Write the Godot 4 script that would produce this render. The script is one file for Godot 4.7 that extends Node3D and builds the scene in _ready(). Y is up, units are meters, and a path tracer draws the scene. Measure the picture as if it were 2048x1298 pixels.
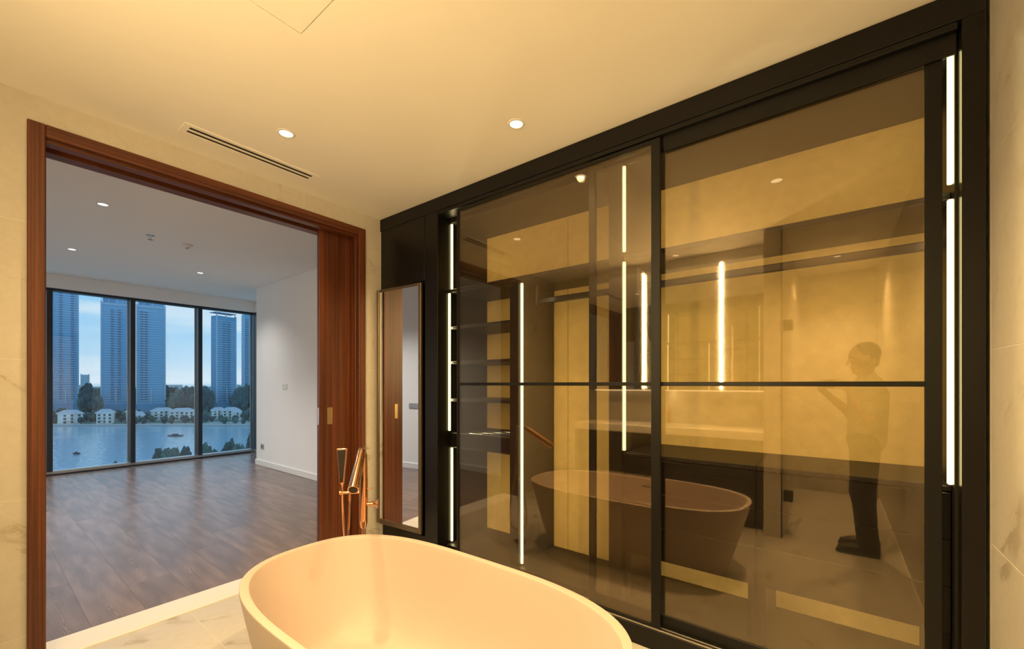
extends Node3D
# Bathroom with a freestanding tub, a bronze-glass wardrobe and a pocket door to a bedroom over a river.
# x points at the wardrobe, -z at the door wall, y up; metres; the bathroom floor is y = 0.

const FWD := Vector3(0.7927, 0.0, -0.6096)
const RGT := Vector3(0.6096, 0.0, 0.7927)
const EYE := 1.335
const WARM := Color(1.0, 0.665, 0.275)      # linear colour of the bathroom lamps
const LEDC := Color(1.0, 0.78, 0.40)      # linear colour of the strip lights
const DAYW := Color(1.0, 0.94, 0.86)      # linear colour of the bedroom lamps
const CEIL := 2.7
const BCEIL := 2.93

var M := {}
var mesh_cache := {}
var taken := {}

# ------------------------------------------------------------------ helpers
func srgb(c: Color) -> Color:
	return c.linear_to_srgb()

func mat(called: String, lin: Color, rough := 0.5, metal := 0.0, spec := 0.5) -> StandardMaterial3D:
	var m := StandardMaterial3D.new()
	m.resource_name = called
	var s := lin.linear_to_srgb()
	s.a = lin.a
	m.albedo_color = s
	m.roughness = rough
	m.metallic = metal
	m.metallic_specular = spec
	M[called] = m
	return m

func glow(called: String, lin: Color, times: float) -> StandardMaterial3D:
	var m := mat(called, Color(0.8, 0.8, 0.8), 0.5)
	m.emission_enabled = true
	m.emission = lin.linear_to_srgb()
	m.emission_energy_multiplier = times
	return m

func numbered(called: String) -> String:
	if not taken.has(called):
		taken[called] = 0
		return called
	taken[called] += 1
	return "%s_%03d" % [called, taken[called]]

func thing(called: String, label: String, category: String, at := Vector3.ZERO, turn := 0.0, group := "") -> Node3D:
	var o := Node3D.new()
	o.name = numbered(called)
	add_child(o)
	o.position = at
	o.rotation.y = turn
	o.set_meta("label", label)
	o.set_meta("category", category)
	if group != "":
		o.set_meta("group", group)
	return o

func struct(called: String, label: String) -> Node3D:
	var o := Node3D.new()
	o.name = numbered(called)
	add_child(o)
	o.set_meta("kind", "structure")
	o.set_meta("label", label)
	return o

func part(parent: Node, called: String, mesh: Mesh, m: Material, at := Vector3.ZERO, basis := Basis.IDENTITY) -> MeshInstance3D:
	var o := MeshInstance3D.new()
	o.name = called
	o.mesh = mesh
	o.material_override = m
	o.transform = Transform3D(basis, at)
	parent.add_child(o, true)
	return o

func quad(st: SurfaceTool, a: Vector3, b: Vector3, c: Vector3, d: Vector3, out: Vector3) -> void:
	# one flat quad; its front turns towards `out`
	var n := (b - a).cross(c - a)
	if n.length() < 1e-12:
		n = (c - a).cross(d - a)
	n = n.normalized()
	var o := [a, b, c, d]
	if n.dot(out) < 0.0:
		n = -n
	else:
		o = [a, d, c, b]
	for i in [0, 1, 2, 0, 2, 3]:
		st.set_normal(n)
		st.add_vertex(o[i])

func add_box(st: SurfaceTool, lo: Vector3, hi: Vector3, bev := 0.0, t := Transform3D.IDENTITY) -> void:
	var c := (lo + hi) * 0.5
	var h := (hi - lo) * 0.5
	var b := minf(bev, minf(h.x, minf(h.y, h.z)) * 0.9)
	var axes := [[0, 1, 2], [1, 2, 0], [2, 0, 1]]
	for ax in axes:
		for s in [-1.0, 1.0]:
			var p := []
			for q in [[-1.0, -1.0], [1.0, -1.0], [1.0, 1.0], [-1.0, 1.0]]:
				var v := Vector3.ZERO
				v[ax[0]] = s * h[ax[0]]
				v[ax[1]] = q[0] * (h[ax[1]] - b)
				v[ax[2]] = q[1] * (h[ax[2]] - b)
				p.append(t * (c + v))
			var out := Vector3.ZERO
			out[ax[0]] = s
			quad(st, p[0], p[1], p[2], p[3], t.basis * out)
		if b > 0.0:
			for s in [-1.0, 1.0]:
				for r in [-1.0, 1.0]:
					# edge between faces ax[0]=s and ax[1]=r, along ax[2]
					var p := []
					for q in [[0, -1.0], [0, 1.0], [1, 1.0], [1, -1.0]]:
						var v := Vector3.ZERO
						v[ax[0]] = s * (h[ax[0]] - (0.0 if q[0] == 0 else b))
						v[ax[1]] = r * (h[ax[1]] - (b if q[0] == 0 else 0.0))
						v[ax[2]] = q[1] * (h[ax[2]] - b)
						p.append(t * (c + v))
					var out := Vector3.ZERO
					out[ax[0]] = s
					out[ax[1]] = r
					quad(st, p[0], p[1], p[2], p[3], t.basis * out)
	if b > 0.0:
		for sx in [-1.0, 1.0]:
			for sy in [-1.0, 1.0]:
				for sz in [-1.0, 1.0]:
					var s3 := Vector3(sx, sy, sz)
					var p0 := t * (c + s3 * (h - Vector3(0, b, b)))
					var p1 := t * (c + s3 * (h - Vector3(b, 0, b)))
					var p2 := t * (c + s3 * (h - Vector3(b, b, 0)))
					var n := (p1 - p0).cross(p2 - p0).normalized()
					var o := [p0, p1, p2]
					if n.dot(t.basis * s3) < 0.0:
						n = -n
					else:
						o = [p0, p2, p1]
					for v in o:
						st.set_normal(n)
						st.add_vertex(v)

func new_st() -> SurfaceTool:
	var st := SurfaceTool.new()
	st.begin(Mesh.PRIMITIVE_TRIANGLES)
	return st

func box_mesh(size: Vector3, bev := 0.002) -> Mesh:
	var key := "%.4f %.4f %.4f %.4f" % [size.x, size.y, size.z, bev]
	if not mesh_cache.has(key):
		var st := new_st()
		add_box(st, -size * 0.5, size * 0.5, bev)
		mesh_cache[key] = st.commit()
	return mesh_cache[key]

func bx(parent: Node, called: String, lo: Vector3, hi: Vector3, m: Material, bev := 0.002) -> MeshInstance3D:
	# a bevelled box between two corners, in the parent's axes
	var a := Vector3(minf(lo.x, hi.x), minf(lo.y, hi.y), minf(lo.z, hi.z))
	var b := Vector3(maxf(lo.x, hi.x), maxf(lo.y, hi.y), maxf(lo.z, hi.z))
	return part(parent, called, box_mesh(b - a, bev), m, (a + b) * 0.5)

func grid_mesh(st: SurfaceTool, rows: Array, closed: bool, flip := false) -> void:
	# rows of equally many points; smooth normals by index
	var n: int = rows[0].size()
	var pts := PackedVector3Array()
	var nor := PackedVector3Array()
	for r in rows:
		for p in r:
			pts.append(p)
			nor.append(Vector3.ZERO)
	var idx := PackedInt32Array()
	for i in rows.size() - 1:
		for j in (n if closed else n - 1):
			var a: int = i * n + j
			var b: int = i * n + (j + 1) % n
			var c: int = (i + 1) * n + (j + 1) % n
			var d: int = (i + 1) * n + j
			for tri in [[a, b, c], [a, c, d]]:
				var fn: Vector3 = (pts[tri[2]] - pts[tri[0]]).cross(pts[tri[1]] - pts[tri[0]])
				if flip:
					fn = -fn
				for k in (tri if not flip else [tri[0], tri[2], tri[1]]):
					idx.append(k)
					nor[k] += fn
	for k in idx:
		st.set_normal(nor[k].normalized() if nor[k].length() > 1e-14 else Vector3.UP)
		st.add_vertex(pts[k])

func add_lathe(st: SurfaceTool, prof: Array, seg := 24, t := Transform3D.IDENTITY) -> void:
	# prof: [radius, height] from bottom outside to top; corners repeated by the caller if they must stay sharp
	var rows := []
	for p in prof:
		var row := []
		for j in seg:
			var a := TAU * j / seg
			row.append(t * Vector3(cos(a) * p[0], p[1], sin(a) * p[0]))
		rows.append(row)
	grid_mesh(st, rows, true, false)

func lathe(prof: Array, seg := 24) -> Mesh:
	var st := new_st()
	add_lathe(st, prof, seg)
	return st.commit()

func add_tube(st: SurfaceTool, path: Array, radii: Array, seg := 12, caps := true) -> void:
	var rows := []
	var up := Vector3.UP
	var prev_x := Vector3.ZERO
	for i in path.size():
		var dir: Vector3 = (path[mini(i + 1, path.size() - 1)] - path[maxi(i - 1, 0)]).normalized()
		var x: Vector3
		if prev_x == Vector3.ZERO:
			up = Vector3.UP if absf(dir.y) < 0.9 else Vector3.RIGHT
			x = up.cross(dir).normalized()
		else:
			x = (prev_x - dir * prev_x.dot(dir)).normalized()
		prev_x = x
		var y := dir.cross(x)
		var r: float = radii[mini(i, radii.size() - 1)]
		var row := []
		for j in seg:
			var a := TAU * j / seg
			row.append(path[i] + (x * cos(a) + y * sin(a)) * r)
		rows.append(row)
	if caps:
		for e in [0, rows.size() - 1]:
			var c: Vector3 = path[0] if e == 0 else path[path.size() - 1]
			var nn: Vector3 = (path[0] - path[1]).normalized() if e == 0 else (path[path.size() - 1] - path[path.size() - 2]).normalized()
			for j in seg:
				var a: Vector3 = rows[e][j]
				var b: Vector3 = rows[e][(j + 1) % seg]
				var fn := (a - c).cross(b - c)
				for v in ([c, b, a] if fn.dot(nn) > 0.0 else [c, a, b]):
					st.set_normal(nn)
					st.add_vertex(v)
	grid_mesh(st, rows, true, false)

func tube(path: Array, radii: Array, seg := 12) -> Mesh:
	var st := new_st()
	add_tube(st, path, radii, seg)
	return st.commit()

func bezier(p0: Vector3, p1: Vector3, p2: Vector3, p3: Vector3, n := 12) -> Array:
	var out := []
	for i in n + 1:
		var t := float(i) / n
		out.append(p0.bezier_interpolate(p1, p2, p3, t))
	return out

func img_bytes(noise: FastNoiseLite, w: int, h: int) -> PackedByteArray:
	var im := noise.get_image(w, h, false, false, true)
	im.convert(Image.FORMAT_L8)
	return im.get_data()

func fnoise(seed_n: int, freq: float, octaves := 4, kind := FastNoiseLite.TYPE_SIMPLEX_SMOOTH) -> FastNoiseLite:
	var n := FastNoiseLite.new()
	n.seed = seed_n
	n.noise_type = kind
	n.frequency = freq
	n.fractal_octaves = octaves
	return n

func stretched(seed_n: int, w: int, h: int, sw: int, sh: int, freq: float, octaves := 3) -> PackedByteArray:
	var im := fnoise(seed_n, freq, octaves).get_image(sw, sh, false, false, true)
	im.resize(w, h, Image.INTERPOLATE_CUBIC)
	im.convert(Image.FORMAT_L8)
	return im.get_data()

func tex_from(data: PackedByteArray, w: int, h: int) -> ImageTexture:
	return ImageTexture.create_from_image(Image.create_from_data(w, h, false, Image.FORMAT_RGB8, data))

func marble_tex() -> ImageTexture:
	# cream stone with long slanting veins that fork and fade
	var s := 1024
	var a := fnoise(11, 0.0034, 5)
	a.domain_warp_enabled = true
	a.domain_warp_amplitude = 60.0
	a.domain_warp_frequency = 0.006
	var b := fnoise(12, 0.008, 4)
	b.domain_warp_enabled = true
	b.domain_warp_amplitude = 40.0
	b.domain_warp_frequency = 0.012
	var vm := img_bytes(fnoise(13, 0.006, 3), s, s)
	var vf := img_bytes(fnoise(14, 0.06, 3), s, s)
	var out := PackedByteArray()
	out.resize(s * s * 3)
	for y in s:
		for x in s:
			var i := y * s + x
			var u := (x * 0.80 + y * 0.60) * 0.42
			var w := -x * 0.60 + y * 0.80
			var n1 := absf(a.get_noise_2d(u, w))
			var n2 := absf(b.get_noise_2d(u * 1.3 + 500.0, w))
			var m := clampf((vm[i] - 100.0) / 75.0, 0.0, 1.0)
			var v := maxf(0.0, 1.0 - n1 * 34.0) * m * 0.42 + maxf(0.0, 1.0 - n1 * 8.0) * m * 0.13 + maxf(0.0, 1.0 - n2 * 36.0) * (0.2 + 0.8 * m) * 0.18
			v = minf(v, 0.8)
			var g := (vf[i] - 127.5) * 0.03 + (vm[i] - 127.5) * 0.03
			out[i * 3] = int(clampf(240.0 + g - v * 74.0, 0.0, 255.0))
			out[i * 3 + 1] = int(clampf(235.0 + g - v * 84.0, 0.0, 255.0))
			out[i * 3 + 2] = int(clampf(226.0 + g - v * 98.0, 0.0, 255.0))
	return tex_from(out, s, s)

func walnut_tex(across: bool) -> ImageTexture:
	var w := 512
	var h := 1024
	var a := stretched(21, w, h, w, 24, 0.055, 4)
	var b := stretched(22, w, h, w, 64, 0.012, 2)
	var c := stretched(23, w, h, w, 90, 0.22, 2)
	var out := PackedByteArray()
	out.resize(w * h * 3)
	for i in w * h:
		var t := clampf((a[i] * 0.5 + b[i] * 0.35 + c[i] * 0.15) / 255.0, 0.0, 1.0)
		t = clampf((t - 0.28) * 2.0, 0.0, 1.0)
		out[i * 3] = int(84.0 + 62.0 * t)
		out[i * 3 + 1] = int(44.0 + 40.0 * t)
		out[i * 3 + 2] = int(27.0 + 24.0 * t)
	var im := Image.create_from_data(w, h, false, Image.FORMAT_RGB8, out)
	if across:
		im.rotate_90(CLOCKWISE)
	return ImageTexture.create_from_image(im)

func plank_tex(seed_n: int, tone: float) -> ImageTexture:
	var w := 256
	var h := 1024
	var fine := stretched(seed_n, w, h, w, 40, 0.2, 2)
	var bend := stretched(seed_n + 1, w, h, 24, 48, 0.11, 2)
	var broad := stretched(seed_n + 2, w, h, 40, 64, 0.05, 2)
	var out := PackedByteArray()
	out.resize(w * h * 3)
	var cx := 0.35 + 0.3 * fmod(seed_n * 0.37, 1.0)
	for y in h:
		for x in w:
			var i := y * w + x
			var u := float(x) / w - cx
			var v := float(y) / h
			# flat-sawn grain: nested arches that stretch along the plank
			var r := sqrt(u * u * 26.0 + pow(absf(v - 0.5) * 1.7 + 0.05, 2.0)) + (bend[i] - 127.5) / 620.0
			var ring := 0.5 + 0.5 * sin(r * 64.0)
			ring = ring * ring
			var t := 0.62 * ring + 0.38 * fine[i] / 255.0
			var g := tone * (0.80 + 0.24 * t) * (0.9 + 0.2 * broad[i] / 255.0)
			out[i * 3] = int(clampf(138.0 * g, 0.0, 255.0))
			out[i * 3 + 1] = int(clampf(118.0 * g, 0.0, 255.0))
			out[i * 3 + 2] = int(clampf(109.0 * g, 0.0, 255.0))
	return tex_from(out, w, h)

func speckle_tex(seed_n: int, base: Color, amount: float, freq: float) -> ImageTexture:
	var s := 512
	var a := img_bytes(fnoise(seed_n, freq, 3), s, s)
	var b := img_bytes(fnoise(seed_n + 1, 0.012, 3), s, s)
	var out := PackedByteArray()
	out.resize(s * s * 3)
	for i in s * s:
		var k := 1.0 + (a[i] - 127.5) / 127.5 * amount + (b[i] - 127.5) / 127.5 * amount * 0.6
		out[i * 3] = int(clampf(base.r8 * k, 0.0, 255.0))
		out[i * 3 + 1] = int(clampf(base.g8 * k, 0.0, 255.0))
		out[i * 3 + 2] = int(clampf(base.b8 * k, 0.0, 255.0))
	return tex_from(out, s, s)

func sky_tex() -> ImageTexture:
	var w := 2048
	var h := 1024
	var st := fnoise(31, 0.02, 4).get_seamless_image(512, 512, false, false, 0.1, true)
	st.resize(w, h, Image.INTERPOLATE_CUBIC)
	st.convert(Image.FORMAT_L8)
	var d := st.get_data()
	var out := PackedByteArray()
	out.resize(w * h * 3)
	for y in h:
		var el := 90.0 - 180.0 * y / h
		var k := clampf(el / 9.0, 0.0, 1.0)
		var z := clampf((el - 9.0) / 80.0, 0.0, 1.0)
		var base := Vector3(205, 230, 246).lerp(Vector3(140, 204, 246), k).lerp(Vector3(126, 186, 236), z)
		if el < 0.0:
			base = Vector3(170, 210, 235)
		for x in w:
			# cloud streaks are flat: sample with rows squeezed near the horizon
			var yy := int(fposmod(el * 26.0, float(h)))
			var c := clampf((d[yy * w + x] - 118.0) / 80.0, 0.0, 1.0) if el > 0.0 else 0.0
			var v := base.lerp(Vector3(222, 238, 248), c * 0.7)
			var i := (y * w + x) * 3
			out[i] = int(v.x)
			out[i + 1] = int(v.y)
			out[i + 2] = int(v.z)
	return tex_from(out, w, h)

func tri(m: StandardMaterial3D, scale: Vector3, world := true, offset := Vector3.ZERO) -> StandardMaterial3D:
	m.uv1_triplanar = true
	m.uv1_world_triplanar = world
	m.uv1_scale = scale
	m.uv1_offset = offset
	m.uv1_triplanar_sharpness = 8.0
	return m

func spot(parent: Node, at: Vector3, lin: Color, energy: float, angle := 62.0, size := 0.022) -> void:
	var l := SpotLight3D.new()
	l.name = "lamp_beam"
	l.light_color = srgb(lin)
	l.light_energy = energy
	l.spot_angle = angle
	l.spot_angle_attenuation = 0.9
	l.spot_range = 30.0
	l.spot_attenuation = 2.0
	l.light_size = size
	l.shadow_enabled = true
	l.position = at
	l.rotation.x = -PI / 2
	parent.add_child(l, true)

func area(parent: Node, at: Vector3, size: Vector2, towards: Vector3, lin: Color, energy: float) -> void:
	var l := AreaLight3D.new()
	l.name = "strip_beam"
	l.light_color = srgb(lin)
	l.light_energy = energy
	l.area_size = size
	l.area_range = 12.0
	l.area_attenuation = 2.0
	l.shadow_enabled = true
	var z := -towards.normalized()
	var y := Vector3.UP if absf(z.y) < 0.9 else Vector3.BACK
	var x := y.cross(z).normalized()
	y = z.cross(x)
	l.transform = Transform3D(Basis(x, y, z), at)
	parent.add_child(l, true)

# ------------------------------------------------------------------ camera, sky, exposure
func set_camera() -> void:
	var cam := Camera3D.new()
	cam.name = "camera"
	cam.projection = Camera3D.PROJECTION_FRUSTUM
	cam.near = 0.02
	cam.far = 9000.0
	cam.size = cam.near * 1298.0 / 840.0
	cam.frustum_offset = Vector2(0.0, cam.near * 119.0 / 840.0)
	cam.transform = Transform3D(Basis(RGT, Vector3.UP, -FWD), Vector3(0, EYE, 0))
	add_child(cam)
	cam.current = true
	var e := Environment.new()
	e.tonemap_mode = Environment.TONE_MAPPER_LINEAR
	e.tonemap_exposure = 1.12
	e.background_mode = Environment.BG_SKY
	var sky := Sky.new()
	var pm := PanoramaSkyMaterial.new()
	pm.panorama = sky_tex()
	pm.energy_multiplier = 1.0
	sky.sky_material = pm
	e.sky = sky
	e.sdfgi_enabled = true
	e.ssao_enabled = true
	e.ssil_enabled = true
	var we := WorldEnvironment.new()
	we.name = "environment"
	we.environment = e
	add_child(we)

# ------------------------------------------------------------------ materials
func make_materials() -> void:
	mat("ceiling_paint", Color(0.86, 0.85, 0.82), 0.7)
	mat("wall_paint", Color(0.88, 0.88, 0.87), 0.75)
	mat("skirting_paint", Color(0.82, 0.82, 0.80), 0.45)
	var mt := marble_tex()
	for k in 4:
		var m := mat("marble_%d" % k, Color(0.66, 0.66, 0.66), 0.28)
		m.albedo_texture = mt
		tri(m, Vector3.ONE * 0.36, true, Vector3(0.27, 0.41, 0.63) * k)
		var fl := mat("marble_floor_%d" % k, Color(0.66, 0.66, 0.66), 0.33)
		fl.albedo_texture = mt
		tri(fl, Vector3.ONE * 0.40, true, Vector3(0.37, 0.21, 0.13) * (k + 1))
	mat("grout", Color(0.74, 0.71, 0.64), 0.9)
	mat("threshold_stone", Color(0.82, 0.80, 0.77), 0.3)
	var wt := walnut_tex(false)
	var wa := walnut_tex(true)
	var m1 := mat("walnut", Color(0.62, 0.58, 0.54), 0.38)
	m1.albedo_texture = wt
	tri(m1, Vector3(2.4, 0.36, 2.4))
	var m2 := mat("walnut_across", Color(0.62, 0.58, 0.54), 0.38)
	m2.albedo_texture = wa
	tri(m2, Vector3(0.36, 2.4, 2.4))
	for k in 4:
		var pl := mat("plank_%d" % k, Color(1, 1, 1), 0.27)
		pl.albedo_texture = plank_tex(41 + k * 7, [1.0, 0.94, 1.05, 0.98][k])
		tri(pl, Vector3(1.0 / 0.23, 1.0 / 0.23, 1.0 / 2.1), false, Vector3(0.5, 0.5, 0.5))
	mat("black_lacquer", Color(0.006, 0.0055, 0.005), 0.3, 0.0, 0.36)
	mat("black_inside", Color(0.013, 0.011, 0.009), 0.42, 0.0, 0.36)
	mat("black_metal", Color(0.006, 0.006, 0.006), 0.4, 0.0, 0.36)
	mat("track_metal", Color(0.35, 0.33, 0.30), 0.35, 0.9)
	var fb := mat("tan_linen", Color(1, 1, 1), 0.85)
	fb.albedo_texture = speckle_tex(61, Color8(212, 183, 112), 0.05, 0.2)
	tri(fb, Vector3.ONE * 1.6)
	mat("bronze_frame", Color(0.16, 0.125, 0.09), 0.35, 0.7)
	mat("mirror", Color(0.88, 0.89, 0.90), 0.0, 1.0)
	var bronze := mat("bronze_mirror_film", Color(1, 1, 1), 0.0, 1.0)
	bronze.transparency = BaseMaterial3D.TRANSPARENCY_ALPHA
	bronze.albedo_color.a = 0.14
	var one := PackedByteArray()
	for i in 16:
		one.append_array([236, 214, 178])
	bronze.albedo_texture = tex_from(one, 4, 4)
	var tint := mat("bronze_glass", Color(0.02, 0.014, 0.008), 0.05)
	tint.transparency = BaseMaterial3D.TRANSPARENCY_ALPHA
	tint.albedo_color.a = 0.22
	var clear := mat("clear_glass", Color(0.5, 0.6, 0.65), 0.0)
	clear.transparency = BaseMaterial3D.TRANSPARENCY_ALPHA
	clear.albedo_color.a = 0.04
	var tubm := mat("matte_tub", Color(0.52, 0.43, 0.395), 0.45)
	tubm.metallic_specular = 0.5
	mat("rose_gold", Color(0.93, 0.52, 0.30), 0.14, 1.0)
	mat("dark_hole", Color(0.012, 0.010, 0.008), 0.6)
	mat("white_plastic", Color(0.78, 0.78, 0.77), 0.4)
	mat("grey_plastic", Color(0.36, 0.37, 0.38), 0.4)
	mat("chrome", Color(0.75, 0.75, 0.76), 0.15, 1.0)
	mat("vanity_front", Color(0.020, 0.018, 0.016), 0.35)
	mat("window_frame", Color(0.015, 0.02, 0.028), 0.4)
	mat("aluminium", Color(0.52, 0.55, 0.58), 0.35, 0.8)
	mat("pull_brass", Color(0.62, 0.46, 0.26), 0.35, 1.0)
	glow("downlight_glow", Color(1.0, 0.86, 0.60), 3.0)
	glow("bedroom_glow", Color(1.0, 0.96, 0.88), 3.0)
	glow("strip_glow", Color(1.0, 0.84, 0.32), 3.6)
	glow("vanity_glow", Color(1.0, 0.80, 0.46), 2.4)

# ------------------------------------------------------------------ shell
func tile_face(parent: Node, axis: int, plane: float, out: float, u0: float, u1: float, v0: float, v1: float, us: Array, vs: Array, kind: String, called := "slab") -> void:
	# stone slabs on a wall (axis 0: plane x, u = z; axis 2: plane z, u = x) or floor (axis 1: u = x, v = z); `out` is the slab's thickness with its sign
	var gap := 0.0011
	var n := 0
	for i in us.size() - 1:
		for j in vs.size() - 1:
			var a: float = u0 if us[i] <= u0 else us[i] + gap
			var b: float = u1 if us[i + 1] >= u1 else us[i + 1] - gap
			var c: float = v0 if vs[j] <= v0 else vs[j] + gap
			var d: float = v1 if vs[j + 1] >= v1 else vs[j + 1] - gap
			if b - a < 0.004 or d - c < 0.004:
				continue
			var lo: Vector3
			var hi: Vector3
			if axis == 0:
				lo = Vector3(plane - out, c, a)
				hi = Vector3(plane, d, b)
			elif axis == 2:
				lo = Vector3(a, c, plane - out)
				hi = Vector3(b, d, plane)
			else:
				lo = Vector3(a, plane - out, c)
				hi = Vector3(b, plane, d)
			bx(parent, called, lo, hi, M["%s_%d" % [kind, (i * 3 + j * 2 + n) % 4]], 0.0003)
			n += 1

func steps(from: float, to: float, step: float) -> Array:
	var out := []
	var x := from
	while x < to + step:
		out.append(x)
		x += step
	return out

const ROWS := [-0.49, 0.155, 0.80, 1.45, 2.095, 2.74]

func build_shell() -> void:
	# bathroom floor
	var fl := struct("floor_bathroom", "cream veined marble tile floor of the bathroom")
	bx(fl, "screed", Vector3(-2.3, -0.12, -3.0), Vector3(2.75, -0.0006, 0.55), M.grout, 0.0)
	tile_face(fl, 1, 0.0, 0.012, -2.2, 2.1, -3.0, 0.405, steps(-2.2, 2.1, 0.6), steps(-3.0, 0.4, 1.2), "marble_floor", "floor_tile")
	# threshold
	var th := struct("trim_1", "pale stone threshold strip under the pocket door")
	bx(th, "sill_stone", Vector3(0.232, -0.012, -3.22), Vector3(1.90, 0.006, -3.0), M.threshold_stone, 0.003)
	bx(th, "bed", Vector3(0.18, -0.12, -3.22), Vector3(1.95, -0.0121, -3.0001), M.grout, 0.0)
	# door wall, with a cavity for the pocket door
	var wd := struct("wall_door", "marble clad wall around the wooden pocket door")
	bx(wd, "core", Vector3(-0.75, 0, -3.22), Vector3(0.174, CEIL, -3.0006), M.grout, 0.0)
	bx(wd, "core", Vector3(0.174, 2.575, -3.22), Vector3(1.956, CEIL, -3.0006), M.grout, 0.0)
	bx(wd, "core", Vector3(1.956, 0, -3.075), Vector3(3.6, CEIL, -3.0006), M.grout, 0.0)
	bx(wd, "core", Vector3(1.956, 0, -3.22), Vector3(3.6, CEIL, -3.145), M.grout, 0.0)
	bx(wd, "upper_core", Vector3(-0.75, CEIL, -3.22), Vector3(3.6, 3.05, -3.0006), M.grout, 0.0)
	bx(wd, "plaster", Vector3(-0.6, 0, -3.23), Vector3(0.174, BCEIL, -3.22), M.wall_paint, 0.0)
	bx(wd, "plaster", Vector3(0.174, 2.575, -3.23), Vector3(1.956, BCEIL, -3.22), M.wall_paint, 0.0)
	bx(wd, "plaster", Vector3(1.956, 0, -3.23), Vector3(3.6, BCEIL, -3.22), M.wall_paint, 0.0)
	tile_face(wd, 2, -3.0, 0.012, -0.62, 0.174, 0.0, CEIL, steps(-1.11, 0.2, 1.29), ROWS, "marble")
	tile_face(wd, 2, -3.0, 0.012, 0.174, 1.956, 2.575, CEIL, [0.174, 1.47, 1.956], ROWS, "marble")
	tile_face(wd, 2, -3.0, 0.012, 1.956, 2.1, 0.0, CEIL, [1.956, 2.1], ROWS, "marble")
	# right wall
	var wr := struct("wall_right", "cream marble slab wall at the end of the wardrobe")
	bx(wr, "core", Vector3(-2.3, 0, 0.4176), Vector3(2.75, CEIL, 0.55), M.grout, 0.0)
	tile_face(wr, 2, 0.431, 0.014, -2.2, 2.1, 0.0, CEIL, steps(-2.2, 2.1, 1.29), ROWS, "marble")
	# back wall behind the vanity, with the toilet bay beyond the stub wall
	var wb := struct("wall_back", "marble wall behind the vanity")
	bx(wb, "core", Vector3(-0.75, 0, -3.0), Vector3(-0.6206, CEIL, -0.49), M.grout, 0.0)
	tile_face(wb, 0, -0.62, 0.012, -3.0, -0.5, 0.0, CEIL, steps(-3.08, -0.5, 1.29), ROWS, "marble")
	var ws := struct("wall_stub", "marble clad partition between vanity and toilet bay")
	bx(ws, "core", Vector3(-2.2, 0, -0.488), Vector3(-0.0006, CEIL, -0.3606), M.grout, 0.0)
	tile_face(ws, 2, -0.36, 0.012, -2.2, 0.0, 0.0, CEIL, steps(-2.59, 0.0, 1.29), ROWS, "marble")
	bx(ws, "slab", Vector3(-0.62, 0.0, -0.5), Vector3(-0.013, CEIL, -0.4885), M.marble_2, 0.0008)
	tile_face(ws, 0, 0.0, 0.012, -0.5, -0.36, 0.0, CEIL, [-0.5, -0.36], ROWS, "marble")
	var we := struct("wall_end", "marble wall closing the toilet bay")
	bx(we, "core", Vector3(-2.3, 0, -0.5), Vector3(-2.2006, CEIL, 0.55), M.grout, 0.0)
	tile_face(we, 0, -2.2, 0.012, -0.36, 0.405, 0.0, CEIL, [-0.36, 0.41], ROWS, "marble")
	var ww := struct("wall_wardrobe", "plain wall behind the wardrobe")
	bx(ww, "core", Vector3(2.69, 0, -3.0), Vector3(2.82, CEIL, 0.55), M.grout, 0.0)
	# bathroom ceiling, cut around the access hatch
	var c := struct("ceiling_bathroom", "smooth white bathroom ceiling with a flush access hatch")
	var hx0 := 0.345
	var hx1 := 0.797
	var hz0 := -1.65
	var hz1 := -1.2
	var g := 0.003
	bx(c, "board", Vector3(-2.3, CEIL, -3.0), Vector3(hx0 - g, CEIL + 0.05, 0.55), M.ceiling_paint, 0.0)
	bx(c, "board", Vector3(hx1 + g, CEIL, -3.0), Vector3(2.82, CEIL + 0.05, 0.55), M.ceiling_paint, 0.0)
	bx(c, "board", Vector3(hx0 - g, CEIL, -3.0), Vector3(hx1 + g, CEIL + 0.05, hz0 - g), M.ceiling_paint, 0.0)
	bx(c, "board", Vector3(hx0 - g, CEIL, hz1 + g), Vector3(hx1 + g, CEIL + 0.05, 0.55), M.ceiling_paint, 0.0)
	bx(c, "access_hatch", Vector3(hx0, CEIL + 0.0005, hz0), Vector3(hx1, CEIL + 0.03, hz1), M.ceiling_paint, 0.0015)
	bx(c, "roof_slab", Vector3(-2.4, CEIL + 0.051, -3.0), Vector3(2.9, CEIL + 0.35, 0.6), M.grout, 0.0)
	# bedroom
	var bf := struct("floor_bedroom", "grey brown oak plank floor of the bedroom")
	bx(bf, "screed", Vector3(-0.6, -0.16, -9.3), Vector3(4.7, -0.016, -3.22), M.black_inside, 0.0)
	var rng := RandomNumberGenerator.new()
	rng.seed = 5
	var x := -0.5
	var row := 0
	while x < 4.6:
		var x1 := minf(x + 0.23, 4.6)
		var z: float = -3.22 + [0.9, 1.6, 0.25, 1.25][row % 4]
		while z > -9.1:
			var za := minf(z, -3.22)
			var zb := maxf(z - 2.1, -9.08)
			if za - zb > 0.02:
				bx(bf, "floor_plank", Vector3(x + 0.0002, -0.015, zb + 0.0002), Vector3(x1 - 0.0002, 0.0, za - 0.0002), M["plank_%d" % rng.randi_range(0, 3)], 0.0006)
			z -= 2.1
		x += 0.23
		row += 1
	var bl := struct("wall_left", "white painted wall on the left of the bedroom")
	bx(bl, "core", Vector3(-0.62, 0, -9.3), Vector3(-0.5, 3.05, -3.23), M.wall_paint, 0.0)
	var sk1 := struct("baseboard_left", "white skirting board along the left bedroom wall")
	bx(sk1, "board", Vector3(-0.4999, 0.0005, -9.0), Vector3(-0.485, 0.09, -3.24), M.skirting_paint, 0.004)
	var br := struct("wall_pier", "white painted wall block with power sockets in the bedroom")
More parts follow.
